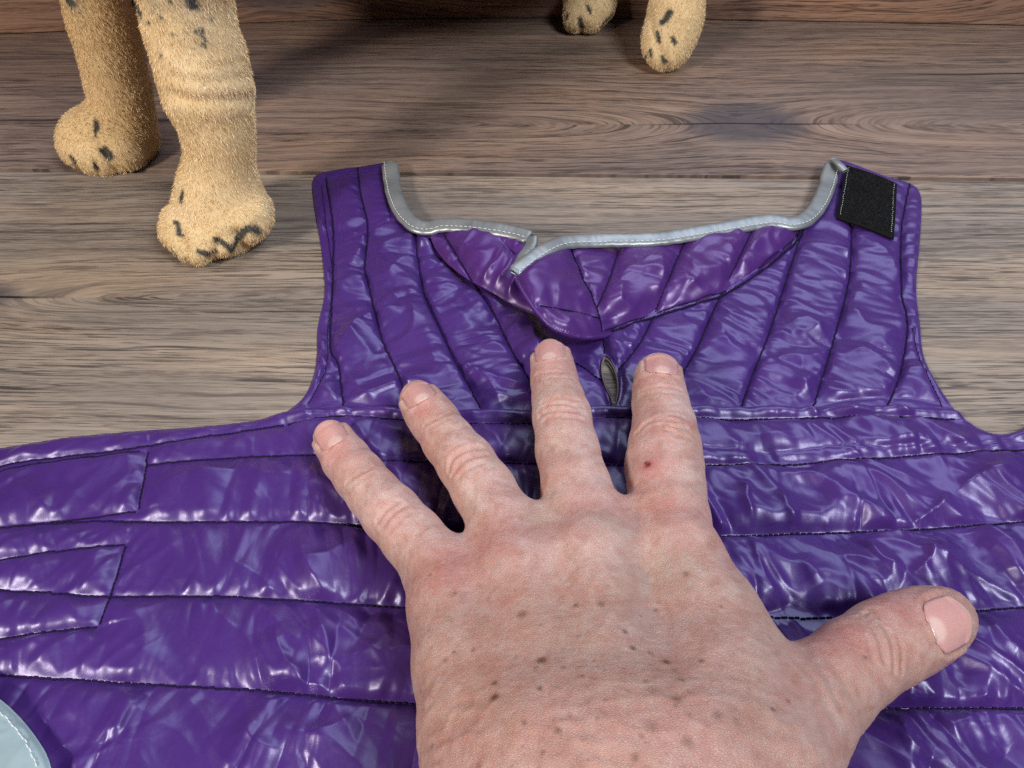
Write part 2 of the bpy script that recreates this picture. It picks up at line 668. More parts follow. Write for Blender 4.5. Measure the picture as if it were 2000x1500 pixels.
# palm side, hidden below the back of the hand
low = [[(880, 1160, 0.019, 70), (920, 1300, 0.022, 90), (950, 1500, 0.030, 100)], [(1060, 1090, 0.021, 90), (1090, 1300, 0.024, 110), (1110, 1500, 0.033, 110)],
       [(1240, 1090, 0.021, 95), (1270, 1300, 0.024, 110), (1280, 1500, 0.035, 110)]]
for nd in low:
    hand_sdf.add(px_chain(nd, 0.006), 0.014)
for k, nd in fingers.items():
    fchain[k] = px_chain(nd, 0.0035)
    hand_sdf.add(fchain[k], 0.0062)
thumb = [(1846, 1206, 0.0200, 54), (1832, 1212, 0.0205, 64), (1800, 1224, 0.0220, 74), (1765, 1240, 0.0240, 79), (1728, 1258, 0.0260, 82), (1670, 1295, 0.0290, 84), (1610, 1345, 0.0330, 92), (1555, 1410, 0.0380, 104), (1500, 1510, 0.0440, 126)]
fchain['thumb'] = px_chain(thumb, 0.004)
hand_sdf.add(fchain['thumb'], 0.009)
# wrist and forearm, leaving the picture towards the photographer
wr = at_z(1180, 1520, 0.046)
fa = [wr, wr + np.array([-0.004, -0.035, 0.004]), wr + np.array([-0.016, -0.10, 0.016]), wr + np.array([-0.036, -0.20, 0.044]), wr + np.array([-0.055, -0.28, 0.070])]
for off in (-0.013, 0.0, 0.013):
    hand_sdf.add(Chain([p + np.array([off * (1 + 0.2 * i), 0, 0]) for i, p in enumerate(fa)], [0.0205, 0.0195, 0.021, 0.026, 0.029], 0.01), 0.014)


# ================================================================== COAT
MM = 0.001
COATZ = 0.0012


def poly_mask(px, py, poly):
    inside = np.zeros(px.shape, bool)
    n = len(poly)
    for i in range(n):
        x0, y0 = poly[i]
        x1, y1 = poly[(i + 1) % n]
        c = (y0 > py) != (y1 > py)
        with np.errstate(divide='ignore', invalid='ignore'):
            xi = (x1 - x0) * (py - y0) / (y1 - y0) + x0
        inside ^= c & (px < xi)
    return inside


def line_field(X, Y, line, reach):
    """distance (signed side), arc length for points within reach of a ground polyline"""
    d = np.full(X.shape, 1e3)
    s = np.zeros(X.shape)
    sg = np.ones(X.shape)
    acc = 0.0
    lo, hi = line.min(0) - reach, line.max(0) + reach
    box = (X > lo[0]) & (X < hi[0]) & (Y > lo[1]) & (Y < hi[1])
    xs, ys = X[box], Y[box]
    dd, ss, gg = d[box], s[box], sg[box]
    for i in range(len(line) - 1):
        a, b = line[i], line[i + 1]
        ab = b - a
        L = math.hypot(*ab) + 1e-12
        t = np.clip(((xs - a[0]) * ab[0] + (ys - a[1]) * ab[1]) / L ** 2, 0, 1)
        qx, qy = xs - a[0] - t * ab[0], ys - a[1] - t * ab[1]
        e = np.hypot(qx, qy)
        m = e < dd
        dd[m] = e[m]
        ss[m] = (acc + t * L)[m]
        gg[m] = np.sign(ab[0] * qy - ab[1] * qx)[m]
        acc += L
    d[box], s[box], sg[box] = dd, ss, gg
    return d, s, sg


def ridge1d(s, seed, spacing):
    r = np.random.default_rng(seed)
    n = 900
    v = r.uniform(-1, 1, n)
    u = np.clip(s / spacing, 0, n - 2)
    i = u.astype(int)
    f = u - i
    f = f * f * (3 - 2 * f)
    return v[i] * (1 - f) + v[i + 1] * f


def px_dist(px, py, line):
    d = np.full(np.shape(px), 1e9)
    L = spline(line, 40)
    for i in range(len(L) - 1):
        a_, b_ = L[i], L[i + 1]
        ab = b_ - a_
        t_ = np.clip(((px - a_[0]) * ab[0] + (py - a_[1]) * ab[1]) / (ab @ ab), 0, 1)
        d = np.minimum(d, np.hypot(px - a_[0] - t_ * ab[0], py - a_[1] - t_ * ab[1]))
    return d


class Sheet:
    """a quilted piece of cloth: pixel-spaced grid lying on the ground, shaped by its seams"""
    def __init__(s, outline, step, zbase=None, margin=0):
        s.poly = np.array(outline, float)
        x0, y0 = s.poly.min(0)
        x1, y1 = s.poly.max(0)
        s.x0, s.y0, s.step = x0 - 2 * step, y0 - 2 * step, step
        s.nx, s.ny = int((x1 - x0) / step) + 5, int((y1 - y0) / step) + 5
        s.PX, s.PY = np.meshgrid(s.x0 + np.arange(s.nx) * step, s.y0 + np.arange(s.ny) * step)
        s.zb = np.full(s.PX.shape, COATZ) if zbase is None else zbase(s.PX, s.PY)
        G = at_z(s.PX, s.PY, s.zb)
        s.X, s.Y = G[..., 0], G[..., 1]
        s.zf = zbase
        s.f = np.ones(s.PX.shape)          # quilting profile
        s.add = np.zeros(s.PX.shape)       # folds
        s.pm = np.ones(s.PX.shape)         # how strongly seams gather the cloth

    def ground(s, pts):
        pts = np.asarray(pts, float)
        z = COATZ if s.zf is None else s.zf(pts[:, 0], pts[:, 1])
        return at_z(pts[:, 0], pts[:, 1], z)[:, :2]

    def seam(s, pts, lam=5.0, depth=1.0, pucker=0.8, reach=14.0, spacing=3.4, seed=0, shear=0.5, n=40):
        L = s.ground(spline(pts, n))
        d, a, sg = line_field(s.X, s.Y, L, 0.07)
        d = d / MM
        s.f *= 1 - depth * np.exp(-(d / lam))
        if pucker:
            am = a / MM
            for side in (1, -1):
                m = (sg == side) & (d < 60)
                dm, sm = d[m], am[m]
                lean = ridge1d(sm, seed * 7 + side + 11, 22.0) * shear
                q = sm + dm * lean + 3
                p1 = ridge1d(q, seed * 7 + side + 2, spacing)
                p2 = ridge1d(q + 5, seed * 7 + side + 5, spacing * 2.3)
                ln = reach * (0.55 + 0.75 * np.abs(ridge1d(q, seed * 7 + side + 8, spacing * 2.7)))
                w1 = np.exp(-dm / (ln * 0.30)) * (1 - np.exp(-dm / 0.7))
                w2 = np.exp(-(dm / ln)) * (1 - np.exp(-dm / 1.6))
                s.add[m] += pucker * s.pm[m] * (1.5 * p1 * w1 + 1.6 * (np.abs(p2) * 1.6 - 0.6) * w2)

    def rim(s, pts, lam=2.5, n=80):
        d, a, sg = line_field(s.X, s.Y, s.ground(spline(pts, n)), 0.05)
        s.f *= 1 - np.exp(-((d / MM) / lam))

    def fold(s, a, b, h, w, bend=0.0, sharp=1.0):
        """a single crease or ridge from a to b (photograph pixels), height and width in mm"""
        a, b = np.array(a, float), np.array(b, float)
        mid = (a + b) / 2 + np.array([-(b - a)[1], (b - a)[0]]) * bend
        L = s.ground(spline([a, mid, b], 14))
        d, t, sg = line_field(s.X, s.Y, L, 0.03)
        tot = np.linalg.norm(np.diff(L, axis=0), axis=1).sum()
        u = np.clip(t / tot, 0, 1)
        taper = np.clip(np.sin(math.pi * np.clip(u, 0.02, 0.98)) * 1.35, 0, 1)
        ww = np.where(sg > 0, w, w * 1.9)
        q = d / MM / ww
        s.add += 1.45 * h * taper * np.exp(-q ** (1.15 if sharp > 0.5 else 2.0))

    def crumple(s, amp, wl, seed, ang=0.0, stretch=1.0, mask=None):
        c, sn = math.cos(ang), math.sin(ang)
        u = (s.X * c + s.Y * sn) / MM / wl / stretch
        v = (-s.X * sn + s.Y * c) / MM / wl
        wx = perlin(u * 0.8 + 9, v * 0.8, seed + 1)
        wy = perlin(u * 0.8, v * 0.8 + 7, seed + 2)
        n = perlin(u + 0.6 * wx, v + 0.6 * wy, seed)
        h = (0.30 - np.sqrt(n * n + 0.0025)) * 1.9
        s.add += amp * (h + 0.08) * (1 if mask is None else mask)

    def build(s, name, mat, parent, puff, holes=(), floor_z=0.0004, press=False):
        h = puff * s.f + s.add * np.clip(s.f * 2.2, 0.08, 1.0)
        h = 0.5 * (h + np.sqrt(h * h + 0.3))
        for _ in range(1):
            h[1:-1, 1:-1] = 0.4 * h[1:-1, 1:-1] + 0.15 * (h[:-2, 1:-1] + h[2:, 1:-1] + h[1:-1, :-2] + h[1:-1, 2:])
        s.Z = (s.zb - COATZ) + floor_z + h * MM
        # the hand presses the padding down
        m = (s.PX > 560) & (s.PX < 1960) & (s.PY > 600)
        if press and m.any():
            Q = np.stack([s.X[m], s.Y[m], s.Z[m]], -1)
            floorz = Q[:, 2] * 0.5
            for it in range(5):
                if it == 0:
                    e = hand_sdf(Q)
                    sel = np.nonzero(e < 0.004)[0]
                    e = e[sel]
                else:
                    e = hand_sdf(Q[sel])
                Q[sel, 2] = np.maximum(Q[sel, 2] - np.maximum(-0.0004 - e, 0), floorz[sel])
            s.Z[m] = Q[:, 2]
        inside = poly_mask(s.PX, s.PY, s.poly)
        for hp in holes:
            inside &= ~poly_mask(s.PX, s.PY, np.array(hp, float))
        V = np.stack([s.X, s.Y, s.Z], -1)
        # keep cells that touch the inside; pull their outside corners onto the outline
        cell = inside[:-1, :-1] | inside[1:, :-1] | inside[:-1, 1:] | inside[1:, 1:]
        used = np.zeros(inside.shape, bool)
        used[:-1, :-1] |= cell
        used[1:, :-1] |= cell
        used[:-1, 1:] |= cell
        used[1:, 1:] |= cell
        out = used & ~inside
        P = np.stack([s.PX[out], s.PY[out]], -1)
        best = np.full(len(P), 1e9)
        bp = P.copy()
        for loop in [s.poly] + [np.array(hp, float) for hp in holes]:
            for i in range(len(loop)):
                a, b = loop[i], loop[(i + 1) % len(loop)]
                ab = b - a
                t = np.clip(((P - a) @ ab) / (ab @ ab + 1e-9), 0, 1)
                q = a + t[:, None] * ab
                e = np.linalg.norm(P - q, axis=1)
                m = e < best
                best[m], bp[m] = e[m], q[m]
        zb = COATZ if s.zf is None else s.zf(bp[:, 0], bp[:, 1])
        G = at_z(bp[:, 0], bp[:, 1], zb)
        V[out] = np.stack([G[:, 0], G[:, 1], s.height_at(bp)[:, 2]], -1)
        idx = -np.ones(inside.shape, np.int64)
        idx[used] = np.arange(used.sum())
        F = np.stack([idx[1:, :-1][cell], idx[1:, 1:][cell], idx[:-1, 1:][cell], idx[:-1, :-1][cell]], 1)
        return mesh_obj(name, V[used], F, mat, parent)

    def height_at(s, pts):
        pts = np.asarray(pts, float)
        u = np.clip((pts[:, 0] - s.x0) / s.step, 0, s.nx - 1.01)
        v = np.clip((pts[:, 1] - s.y0) / s.step, 0, s.ny - 1.01)
        i, j = u.astype(int), v.astype(int)
        fu, fv = u - i, v - j

        def L(A):
            return (A[j, i] * (1 - fu) + A[j, i + 1] * fu) * (1 - fv) + (A[j + 1, i] * (1 - fu) + A[j + 1, i + 1] * fu) * fv
        return np.stack([L(s.X), L(s.Y), L(s.Z)], -1)

    def stitches(s, pts, mat, parent, length=2.0, gapmm=0.02, rad=0.30, lift=0.15, n=90, name='stitching', wob=0.12, seed=0):
        C = s.height_at(spline(pts, 240))
        stitch_mesh(C, mat, parent, length, gapmm, rad, lift, name, wob, seed)


def stitch_mesh(C, mat, parent, length=2.0, gapmm=0.55, rad=0.30, lift=0.15, name='stitching', wob=0.12, seed=0):
    """a run of thread stitches along a 3-D curve"""
    r = np.random.default_rng(seed + 5)
    d = np.concatenate([[0], np.cumsum(np.linalg.norm(np.diff(C, axis=0), axis=1))]) / MM
    pos, V, F = 0.4, [], []
    while pos + length < d[-1]:
        ln = length * r.uniform(0.85, 1.15)
        k = [np.interp(pos + ln * f, d, np.arange(len(C))) for f in (0, 0.5, 1)]
        p = [np.array([np.interp(q, np.arange(len(C)), C[:, i]) for i in range(3)]) for q in k]
        tdir = p[2] - p[0]
        tdir /= np.linalg.norm(tdir) + 1e-9
        side = np.cross(tdir, (0, 0, 1))
        side /= np.linalg.norm(side) + 1e-9
        up = np.cross(side, tdir)
        jit = r.normal(0, wob) * MM
        b = len(V)
        for q, f in ((p[0], 0.45), (0.7 * p[0] + 0.3 * p[1], 0.95), (p[1], 1.0), (0.7 * p[2] + 0.3 * p[1], 0.95), (p[2], 0.45)):
            lf = (lift if f > 0.5 else lift - rad * 0.8) * MM
            for a in range(5):
                an = a * 2 * math.pi / 5
                V.append(q + side * (jit + math.cos(an) * rad * f * MM) + up * (lf + math.sin(an) * rad * f * MM))
        for ring in range(4):
            for a in range(5):
                F.append((b + ring * 5 + a, b + ring * 5 + (a + 1) % 5, b + ring * 5 + 5 + (a + 1) % 5, b + ring * 5 + 5 + a))
        pos += ln + gapmm
    if V:
        o = mesh_obj(name, V, np.array(F)[:, ::-1], mat, parent)
        o['kind'] = 'stuff'
        return o


def ribbon(C, W, T, mat, name, parent, up=(0, 0, 1), seg=14):
    """flattened rolled binding along 3-D curve C, half width W[i], half thickness T[i]"""
    C = np.asarray(C)
    n = len(C)
    W, T = np.broadcast_to(W, n), np.broadcast_to(T, n)
    tan = np.gradient(C, axis=0)
    tan /= np.linalg.norm(tan, axis=1, keepdims=True)
    up = np.broadcast_to(np.asarray(up, float), (n, 3))
    side = np.cross(tan, up)
    side /= np.linalg.norm(side, axis=1, keepdims=True)
    nor = np.cross(side, tan)
    V = []
    for i in range(n):
        for a in range(seg):
            an = a * 2 * math.pi / seg
            c, s_ = math.cos(an), math.sin(an)
            e = 0.8
            V.append(C[i] + side[i] * W[i] * math.copysign(abs(c) ** e, c) + nor[i] * T[i] * math.copysign(abs(s_) ** e, s_))
    F = []
    for i in range(n - 1):
        for a in range(seg):
            b = (a + 1) % seg
            F.append((i * seg + a, i * seg + b, (i + 1) * seg + b, (i + 1) * seg + a))
    F.append(tuple(range(seg)))
    F.append(tuple(range(n * seg - 1, (n - 1) * seg - 1, -1)))
    return V, F


# ---- cloth materials
def cloth_material(name, base, sheen_tint):
    w = NT(name)
    tc = w.n('ShaderNodeTexCoord')
    o = tc.outputs['Object']
    n1 = w.noise(o, 34.0, 3.0)
    n2 = w.noise(o, 900.0, 2.0)
    weave = w.n('ShaderNodeTexVoronoi', in_Vector=o, in_Scale=2600.0)
    col = w.mix(w.maprange(n1, 0.3, 0.7, 0.0, 1.0), base, tuple(c * 1.18 for c in base[:3]) + (1,))
    rough = w.math('ADD', w.maprange(n1, 0.3, 0.7, 0.33, 0.39), w.math('MULTIPLY', w.math('SUBTRACT', n2, 0.5), 0.14))
    h = w.math('ADD', w.math('MULTIPLY', n2, 0.5), w.math('MULTIPLY', weave.outputs[0], 0.4))
    w.set(Base_Color=col, Roughness=rough, IOR=1.68, Specular_IOR_Level=0.5, Specular_Tint=sheen_tint,
          Sheen_Weight=0.05, Sheen_Roughness=0.4, Sheen_Tint=(0.6, 0.5, 1.0, 1),
          Normal=w.bump(h, 0.22, 0.00012))
    return w.m


M_CLOTH = cloth_material('purple_nylon', srgb(64, 35, 106), (0.76, 0.76, 1.0, 1))
M_CLOTH2 = cloth_material('purple_nylon_facing', srgb(71, 35, 105), (0.84, 0.74, 1.0, 1))
w = NT('dark_thread')
w.set(Base_Color=srgb(24, 12, 46), Roughness=0.7, Specular_IOR_Level=0.2)
M_THREAD = w.m
w = NT('purple_thread')
w.set(Base_Color=srgb(92, 40, 140), Roughness=0.5, Specular_IOR_Level=0.4)
M_THREAD2 = w.m
w = NT('white_thread')
w.set(Base_Color=srgb(205, 215, 216), Roughness=0.5)
M_WTHREAD = w.m
w = NT('reflective_binding')
tc = w.n('ShaderNodeTexCoord')
spk = w.n('ShaderNodeTexVoronoi', in_Vector=tc.outputs['Object'], in_Scale=2200.0)
sp = w.maprange(spk.outputs[1], 0.86, 1.0, 0.0, 1.0)
gn = w.noise(tc.outputs['Object'], 60.0, 4.0)
w.set(Base_Color=w.mix(w.maprange(gn, 0.35, 0.65, 0, 1), srgb(130, 136, 138), srgb(156, 162, 164)), Roughness=0.38, Metallic=0.45,
      Specular_IOR_Level=0.5, Normal=w.bump(gn, 0.15, 0.0004))
M_GREY = w.m
w = NT('reflective_patch')
tc = w.n('ShaderNodeTexCoord')
gn = w.noise(tc.outputs['Object'], 45.0, 5.0)
w.set(Base_Color=w.mix(w.maprange(gn, 0.35, 0.65, 0, 1), srgb(140, 162, 168), srgb(164, 186, 191)), Roughness=0.45, Metallic=0.1,
      Normal=w.bump(gn, 0.4, 0.0006))
M_PATCH = w.m
w = NT('velcro_backing')
w.set(Base_Color=srgb(14, 14, 16), Roughness=0.85, Specular_IOR_Level=0.2)
M_VEL = w.m
w = NT('velcro_hooks')
w.set(Base_Color=srgb(9, 9, 10), Roughness=0.55, Specular_IOR_Level=0.25)
M_HOOK = w.m
w = NT('lining_edge')
w.set(Base_Color=srgb(120, 112, 92), Roughness=0.8)
M_LINING = w.m

coat = empty('dog_coat')
tag(coat, 'shiny purple quilted dog coat with grey piped neckline spread flat under the hand', 'dog coat')

# ---- outlines (photograph pixels)
ARM_L = [(545, 816), (590, 778), (611, 738), (619, 690), (620, 640), (634, 570), (629, 500), (620, 440), (612, 390), (611, 352), (628, 336), (700, 325), (755, 316)]
NECK_LINE = [(768, 340), (773, 385), (790, 422), (815, 444), (845, 452), (900, 462), (1000, 480), (1030, 505), (1060, 500), (1115, 486), (1200, 480), (1290, 474), (1400, 457), (1510, 442), (1555, 441), (1590, 420), (1612, 380), (1622, 335), (1628, 314)]
ARM_R = [(1650, 313), (1738, 346), (1780, 358), (1798, 378), (1800, 420), (1796, 480), (1790, 560), (1797, 632), (1799, 655), (1806, 700), (1832, 752), (1866, 800), (1885, 826)]
neck_poly = np.concatenate([spline(ARM_L, 90), spline(NECK_LINE, 110), spline(ARM_R, 90), [(1700, 828), (1200, 826), (900, 826)]])
TOP_L = [(-330, 945), (-150, 905), (0, 878), (130, 857), (280, 843), (400, 835), (500, 823), (560, 806), (640, 797)]
TOP_M = [(700, 797), (860, 801), (1040, 803), (1180, 796), (1300, 797), (1450, 797), (1650, 797), (1800, 797), (1862, 800)]
TOP_R = [(1886, 822), (1915, 842), (1950, 851), (1985, 845), (2010, 834), (2120, 812), (2330, 780)]
body_poly = np.concatenate([spline(TOP_L, 80), spline(TOP_M, 50), spline(TOP_R, 60), [(2330, 1720), (-330, 1720)]])
SLIT = [(1184, 692), (1191, 699), (1199, 718), (1203, 742), (1203, 765), (1198, 788), (1193, 770), (1186, 750), (1181, 728), (1180, 708)]

SLIT = [(1192 + (a - 1192) * 1.35, b) for a, b in SLIT]

# ---- neck panel
neck = Sheet(neck_poly, 2.0)
neck.rim(ARM_L, 2.2)
neck.rim(ARM_R, 2.2)
neck.rim(NECK_LINE, 2.2)
NS = dict(
    n1=[(698, 325), (704, 378), (718, 445), (712, 520), (720, 558), (746, 661), (778, 732), (800, 800)],
    n2=[(810, 455), (820, 530), (831, 583), (863, 650), (891, 710), (919, 760), (944, 806)],
    n3=[(866, 460), (894, 502), (923, 551), (962, 608), (997, 679), (1036, 746), (1060, 806)],
    n4=[(636, 345), (645, 400), (651, 467), (648, 573), (645, 679), (661, 714), (672, 804)],
    r0=[(1177, 649), (1182, 690)],
    r2=[(1276, 619), (1248, 672), (1204, 727)],
    r3=[(1423, 548), (1391, 612), (1363, 676), (1331, 736), (1305, 800)],
    r4=[(1570, 447), (1547, 511), (1506, 640), (1474, 722), (1444, 804)],
    r5=[(1664, 440), (1658, 548), (1630, 658), (1607, 736), (1587, 804)],
    r6=[(1777, 357), (1761, 451), (1761, 566), (1773, 635), (1759, 727), (1731, 804)],
    r7=[(1124, 707), (1155, 728), (1184, 749)],
)
for i, (k, p) in enumerate(NS.items()):
    neck.seam(p, lam=3.0, spacing=2.6, pucker=0.9 if k not in ('r0', 'r7', 'r2') else 0.5, reach=13, seed=20 + i * 3)
EDGE_L = [(628, 360), (637, 440), (646, 505), (650, 560), (640, 640), (640, 700), (628, 745), (600, 790)]
EDGE_R = [(1781, 640), (1795, 700), (1818, 755), (1850, 805)]
neck.seam(EDGE_L, lam=2.0, depth=0.8, pucker=0.55, reach=5, spacing=2.6, seed=71)
neck.seam(EDGE_R, lam=2.0, depth=0.7, pucker=0.55, reach=5, spacing=2.6, seed=72)
PATCH_L = [[(658, 352), (700, 343), (750, 336)], [(750, 336), (758, 385), (767, 435)], [(767, 435), (715, 452), (668, 467)], [(668, 467), (662, 410), (658, 352)]]
for i, p in enumerate(PATCH_L):
    neck.seam(p, lam=1.6, depth=0.6, pucker=0.4, reach=5, spacing=3, seed=80 + i)
TOP_STRAP = [(632, 350), (690, 338), (752, 328)]
neck.seam(TOP_STRAP, lam=1.8, depth=0.7, pucker=0.4, reach=4, seed=85)
TOP_STRAP_R = [(1655, 325), (1700, 340), (1745, 356), (1770, 372)]
neck.seam(TOP_STRAP_R, lam=1.8, depth=0.6, pucker=0.3, reach=4, seed=86)
SLIT_L = [(1166, 692), (1170, 722), (1180, 760), (1190, 790)]
SLIT_R = [(1206, 712), (1215, 740), (1215, 770), (1208, 792)]
neck.seam(SLIT_L, lam=1.5, depth=0.6, pucker=0.4, reach=4, seed=87)
neck.seam(SLIT_R, lam=1.5, depth=0.6, pucker=0.4, reach=4, seed=88)
neck.rim(SLIT + [SLIT[0]], 1.0)
neck.seam([(1590, 794), (1640, 784), (1720, 777), (1790, 780), (1862, 796)], lam=2.0, depth=0.9, pucker=0.5, reach=7, seed=95)
neck.seam([(602, 796), (650, 786), (720, 792), (790, 800)], lam=2.0, depth=0.9, pucker=0.5, reach=7, seed=96)
# valley under the collar flap and where the finger presses
VAL = [(838, 468), (880, 520), (950, 566), (1020, 600), (1060, 625), (1110, 652), (1178, 652), (1276, 620), (1377, 590), (1442, 562), (1506, 516), (1552, 474)]
neck.seam(VAL, lam=3.0, depth=0.95, pucker=0.9, reach=14, seed=91)
d_, _, _ = line_field(neck.X, neck.Y, neck.ground(np.array([(640, 830), (1880, 830)])), 0.1)
neck.f *= 0.25 + 0.75 * smoothstep(6, 26, d_ / MM)
strap = smoothstep(470, 380, neck.PY)
act = 1 - 0.85 * strap
neck.f *= 1 - 0.38 * strap
fm = poly_mask(neck.PX, neck.PY, np.array([(835, 440), (1000, 440), (1040, 500), (1110, 470), (1510, 420), (1558, 452), (1500, 512), (1377, 586), (1180, 648), (1060, 612), (950, 562), (880, 515)], float)).astype(float)
vm = poly_mask(neck.PX, neck.PY, np.array([(1650, 318), (1756, 356), (1750, 470), (1630, 428)], float)).astype(float)
for _ in range(10):
    for q_ in (fm, vm):
        q_[1:-1, 1:-1] = 0.2 * (q_[1:-1, 1:-1] + q_[:-2, 1:-1] + q_[2:, 1:-1] + q_[1:-1, :-2] + q_[1:-1, 2:])
neck.f *= (1 - 0.75 * fm) * (1 - 0.45 * vm)
act = act * (1 - 0.8 * fm) * (1 - vm)
neck.crumple(2.4, 28, 5, 0.5, 1.6, act)
neck.crumple(0.8, 13, 9, -0.6, 2.4, act)
neck.crumple(0.12, 6, 13, 0.2, 1.5, act)
for a, b, h, wd, bend in [((720, 556), (905, 535), 1.5, 3.0, -0.18), ((750, 560), (870, 510), 1.0, 2.2, -0.2), ((660, 684), (800, 610), 1.6, 3.0, -0.15),
                          ((760, 690), (800, 580), 1.2, 2.6, 0.25), ((790, 575), (850, 640), 1.3, 2.2, -0.3), ((900, 716), (1035, 765), 1.7, 2.2, 0.05),
                          ((836, 690), (900, 720), 1.2, 3.0, 0.3), ((930, 740), (1030, 790), 1.0, 4.0, 0.1), ((970, 560), (1045, 640), 1.8, 3.0, -0.2),
                          ((1040, 640), (1060, 700), 2.2, 2.0, 0.1), ((840, 560), (930, 620), 0.9, 2.5, -0.2), ((700, 600), (745, 700), 0.9, 2.5, 0.3),
                          ((1480, 560), (1560, 590), 1.0, 3.0, 0.2), ((1400, 640), (1470, 700), 1.2, 3.0, 0.2), ((1530, 640), (1610, 660), 1.0, 3, -0.2),
                          ((1560, 700), (1600, 760), 1.2, 3, 0.2), ((1680, 480), (1750, 540), 1.2, 2.4, -0.15), ((1650, 600), (1750, 650), 1.2, 3, 0.2),
                          ((1640, 700), (1740, 740), 1.3, 3, -0.2), ((1350, 740), (1440, 790), 1.2, 3, 0.2), ((1480, 720), (1580, 780), 1.0, 3, -0.2)]:
    neck.fold(a, b, h, wd, bend)
gapd = px_dist(neck.PX, neck.PY, [(1018, 575), (1050, 612), (1095, 648), (1150, 664)])
gapm = np.exp(-(gapd / 26.0) ** 2)
neck.f *= 1 - 0.97 * gapm
neck.add *= 1 - gapm
neck_o = neck.build('neck_panel', M_CLOTH, coat, 3.1, holes=[SLIT], press=True)
for i, (k, p) in enumerate(NS.items()):
    neck.stitches(p, M_THREAD, coat, rad=0.42, lift=0.26, seed=i)
for i, p in enumerate([EDGE_L, EDGE_R, TOP_STRAP, TOP_STRAP_R, SLIT_L, SLIT_R] + PATCH_L):
    neck.stitches(p, M_THREAD2 if i > 1 else M_THREAD, coat, length=1.5, rad=0.22, lift=0.12, seed=40 + i)

# ---- collar facing: front flap (overlaps) and rear flap
FLAP = [(1006, 540), (1040, 512), (1075, 494), (1115, 482), (1200, 478), (1290, 472), (1400, 455), (1510, 440), (1562, 450), (1552, 474), (1506, 515), (1442, 561), (1377, 589), (1276, 619), (1207, 645), (1177, 655), (1130, 657), (1085, 642), (1050, 610), (1025, 575)]


def flap_z(px, py):
    left = smoothstep(1330, 1010, px)
    low = smoothstep(480, 640, py)
    edge = smoothstep(1180, 1020, px)
    sewn = smoothstep(0, 55, px_dist(px, py, FLAP[8:15]))
    return COATZ - 0.0008 + (0.0058 + 0.004 * left) * sewn + 0.012 * edge * (1 - 0.15 * low) * (0.10 + 0.90 * sewn)


flap_poly = np.concatenate([spline(FLAP[:9], 90), spline(FLAP[8:16], 70)[1:], spline(FLAP[15:] + [FLAP[0]], 50)[1:-1]])
flap = Sheet(flap_poly, 2.0, flap_z)
flap.rim(FLAP[15:] + [FLAP[0]], 1.8)
flap.rim(FLAP[8:16], 2.0)
flap.rim(FLAP[:9], 2.4)
FS = [[(1209, 488), (1190, 545), (1166, 603)], [(1115, 490), (1140, 550), (1166, 603), (1177, 652)], [(1052, 598), (1110, 608), (1170, 621)],
      [(1338, 470), (1294, 575), (1276, 617)], [(1469, 450), (1423, 548)]]
for i, p in enumerate(FS):
    flap.seam(p, lam=3.6, pucker=0.8, reach=12, seed=140 + i, depth=0.95 if i != 1 else 0.75)
flap.crumple(1.3, 20, 35, 0.9, 1.8)
flap.crumple(0.7, 10, 38, 0.7, 1.8)
for a, b, h, wd, bend in [((1130, 590), (1155, 555), 0.8, 2, 0.1), ((1290, 500), (1330, 570), 1.2, 2.5, 0.2), ((1400, 480), (1460, 540), 1.2, 2.5, -0.1), ((1440, 500), (1530, 500), 1.4, 2.2, 0.2), ((1215, 560), (1250, 620), 1.4, 3, 0.3), ((1340, 550), (1400, 580), 1.2, 2.5, 0.2)]:
    flap.fold(a, b, h, wd, bend)
flap_o = flap.build('collar_flap', M_CLOTH2, coat, 5.0)
for i, p in enumerate(FS):
    flap.stitches(p, M_THREAD, coat, rad=0.4, lift=0.25, seed=60 + i)
ec = flap.height_at(spline(FLAP[14:] + [FLAP[0]], 70))
v, f = ribbon(ec + np.array([0, 0, -0.0006]), 0.0007, 0.0009, None, '', None, seg=10)
mesh_obj('collar_edge', v, f, M_CLOTH2, coat)
flap.stitches([(1180, 649), (1207, 641), (1275, 616), (1376, 586), (1441, 558), (1503, 512), (1549, 471), (1558, 450)], M_THREAD, coat, length=1.8, rad=0.34, lift=0.2, seed=70)
neck.stitches([(1178, 653), (1207, 646), (1276, 621), (1377, 591), (1442, 563), (1506, 517), (1552, 476), (1562, 452)], M_THREAD, coat, length=1.8, rad=0.62, lift=0.75, seed=71)

REAR = [(836, 444), (900, 446), (960, 452), (1020, 466), (1046, 470), (1030, 508), (1010, 532), (1028, 575), (1056, 616), (1010, 600), (950, 566), (885, 524), (850, 484)]


def rear_z(px, py):
    return COATZ + 0.003 + 0.006 * smoothstep(600, 470, py) * smoothstep(840, 960, px)


rear = Sheet(np.concatenate([spline(REAR[:5], 50), spline(REAR[4:9], 40)[1:], spline(REAR[8:] + [REAR[0]], 50)[1:-1]]), 2.0, rear_z)
rear.rim(REAR[8:] + [REAR[0]], 2.0)
rear.rim(REAR[:5], 2.4)
rear.seam([(866, 456), (894, 502), (923, 551)], lam=3, pucker=0.8, seed=151)
rear.seam([(985, 476), (1003, 500)], lam=3, pucker=0.5, seed=152)
rear.crumple(1.4, 12, 45, 1.1, 2.2)
for a, b, h, wd, bend in [((935, 560), (990, 490), 2.2, 2.2, 0.1), ((965, 570), (1005, 510), 2.4, 2.0, 0.1), ((990, 590), (1020, 540), 2.2, 2.0, 0.0), ((900, 480), (960, 500), 1.4, 3, 0.2)]:
    rear.fold(a, b, h, wd, bend)
rear_o = rear.build('collar_lining', M_CLOTH2, coat, 4.0)
rear.stitches([(866, 456), (894, 502), (923, 551)], M_THREAD, coat, rad=0.4, lift=0.25, seed=75)

